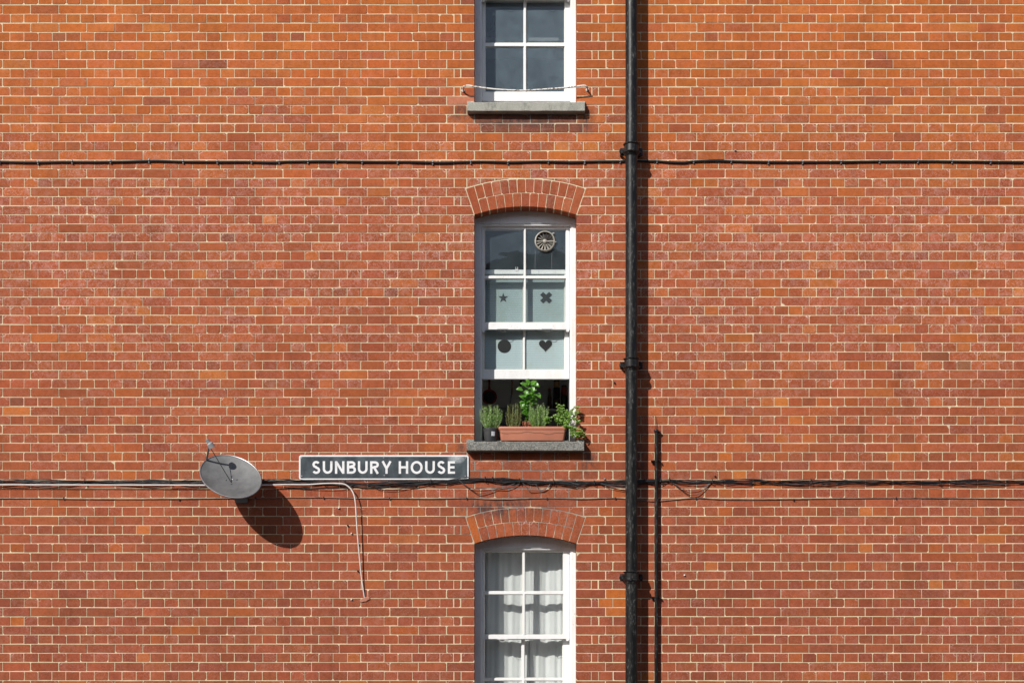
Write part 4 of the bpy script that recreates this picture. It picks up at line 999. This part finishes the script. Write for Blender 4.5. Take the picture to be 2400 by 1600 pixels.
# things standing inside the upper window
for (px_, yt, yb_, r_, lb) in ((1157.5, 32, 92, .018, 'dark bottle standing inside the left pane of the upper window'), (1153, 62, 92, .024, 'squat jar beside the bottle inside the upper window')):
    d_ = .75; a_, b_ = P(px_, yb_, d_), P(px_, yt, d_); h_ = b_.z-a_.z; o = empty('bottle' if r_ < .02 else 'jar', a_); tag(o, lb, 'bottle' if r_ < .02 else 'jar')
    t = MB(); t.lathe([(r_*1.5, 0), (r_*1.5, h_*.45), (r_*.7, h_*.62), (r_*.65, h_-.02)], (0, 0, 0), 'z', 18); t.build('body', M['blackpot'], o, smooth=True)
    t = MB(); t.lathe([(r_*.8, h_-.022), (r_*.8, h_)], (0, 0, 0), 'z', 14); t.build('cap', M['steel'], o)
t = MB(); a_ = P(1100, 92, .65); t.box((a_.x, .62, a_.z-.03), (a_.x+1.0, .98, a_.z-.001)); tag(t.build('window_shelf', M['dark_in']), 'dim shelf inside the upper window under the bottle', 'shelf')

# ------------------------------------------------------------------ satellite dish left of the windows (its shadow falls on the wall)
dc = P(540.5, 1115.3, -.31); sd_ = empty('satellite_dish', dc); tag(sd_, 'grey oval satellite dish bracketed to the wall at the left', 'satellite dish')
dn = Vector((.105, -1, .8)).normalized(); ur = dn.cross(Vector((0, 0, 1))).normalized(); uu = ur.cross(dn); ro = .708
e1_ = ur*math.cos(ro)+uu*math.sin(ro); e2_ = uu*math.cos(ro)-ur*math.sin(ro); q_ = Matrix((e1_, e2_, e1_.cross(e2_))).transposed()
if q_.col[2].dot(dn) < 0: q_ = Matrix((e1_, e2_, dn)).transposed(); t = MB(); vs = []; fs = []; nr, ns = 6, 40
for side in (0, 1):
    for i in range(nr+1):
        r_ = i/nr
        for k in range(ns):
            th = 2*math.pi*k/ns; v_ = Vector((.27*r_*math.cos(th), .20*r_*math.sin(th), .045*r_*r_-.045-.003*side)); vs.append(q_ @ v_)
o_ = (nr+1)*ns
for i in range(nr):
    for k in range(ns):
        l = (k+1) % ns; fs.append((i*ns+k, (i+1)*ns+k, (i+1)*ns+l, i*ns+l)); fs.append((o_+i*ns+k, o_+i*ns+l, o_+(i+1)*ns+l, o_+(i+1)*ns+k))
for k in range(ns): l = (k+1) % ns; fs.append((nr*ns+k, o_+nr*ns+k, o_+nr*ns+l, nr*ns+l))
t.add(vs, fs); t.build('reflector', M['dish'], sd_, smooth=True)
t = MB(); t.tube([q_ @ Vector((.27*math.cos(2*math.pi*k/48), .20*math.sin(2*math.pi*k/48), -.001)) for k in range(49)], .0055, 8, cap=False); t.build('rim', M['steel'], sd_, smooth=True)
t = MB()
for bx, by_ in ((.03, .03), (-.03, .03), (.03, -.03), (-.03, -.03)): p_ = q_ @ Vector((bx, by_, -.043)); t.tube([p_-(q_ @ Vector((0, 0, .004))), p_+(q_ @ Vector((0, 0, .005)))], .006, 8)
t.build('bolts', M['steel'], sd_)
bk2 = q_ @ Vector((0, 0, -.05)); t = MB()
t.tube([bk2, bk2+Vector((.02, .12, -.03)), Vector((bk2.x+.02, .31-.02, -.10))], .014, 10); t.box((bk2.x-.03, .295, -.19), (bk2.x+.07, .309, -.03)); t.build('mount', M['steel'], sd_)
t = MB(); f_ = q_ @ Vector((.22, .02, .20)); t.tube([q_ @ Vector((.268, 0, 0)), f_], .008, 8); t.build('feed_arm', M['steel'], sd_)
t = MB(); ax_ = (q_ @ Vector((-.9, 0, -.9))).normalized(); t.tube([f_-ax_*.04, f_-ax_*.01, f_+ax_*.0, f_+ax_*.035], [.014, .016, .025, .027], 14); t.build('receiver', M['clip'], sd_)
t = MB(); t.tube(spline([f_-ax_*.04, f_-ax_*.05+Vector((.02, .04, -.06)), bk2+Vector((.05, .02, -.10)), Vector((bk2.x+.03, .30, -.14)), Vector((bk2.x+.05, .295, -.05))], 8), .003, 6); t.build('aerial_lead', M['cable'], sd_)

# ------------------------------------------------------------------ the street and the terrace opposite (seen only in the panes)
t = MB(); t.box((-60, -60, -.2), (60, 30, -.12)); tag(t.build('road', M['asphalt']), kind='structure')
t = MB(); t.box((-60, -2.6, -.12), (60, 0, 0)); tag(t.build('pavement', M['paving']), kind='structure')
ob = empty('opposite_terrace', (0, -17, 0)); tag(ob, 'brown brick terrace across the street, glimpsed only in window reflections', 'building')
t = MB(); t.box((-18, -8, -.12), (14, 0, 11.1)); t.build('wall', M['farbrick'], ob)
t = MB(); t.prism([(-18.3, 11.1), (14.3, 11.1), (14.3, 11.35), (-18.3, 11.35)], -8.2, .25); t.prism([(-1.5, 11.36), (3.5, 11.36), (2.5, 12.1), (0, 12.1)], -6, -1); t.build('roof', M['slate'], ob)
for i in range(9):
    for j in range(3):
        t = MB(); t.box((-16.5+i*3.4, -.001, 1.2+j*3.1), (-15.5+i*3.4, .03, 2.9+j*3.1)); t.build('window', M['winglass'], ob)
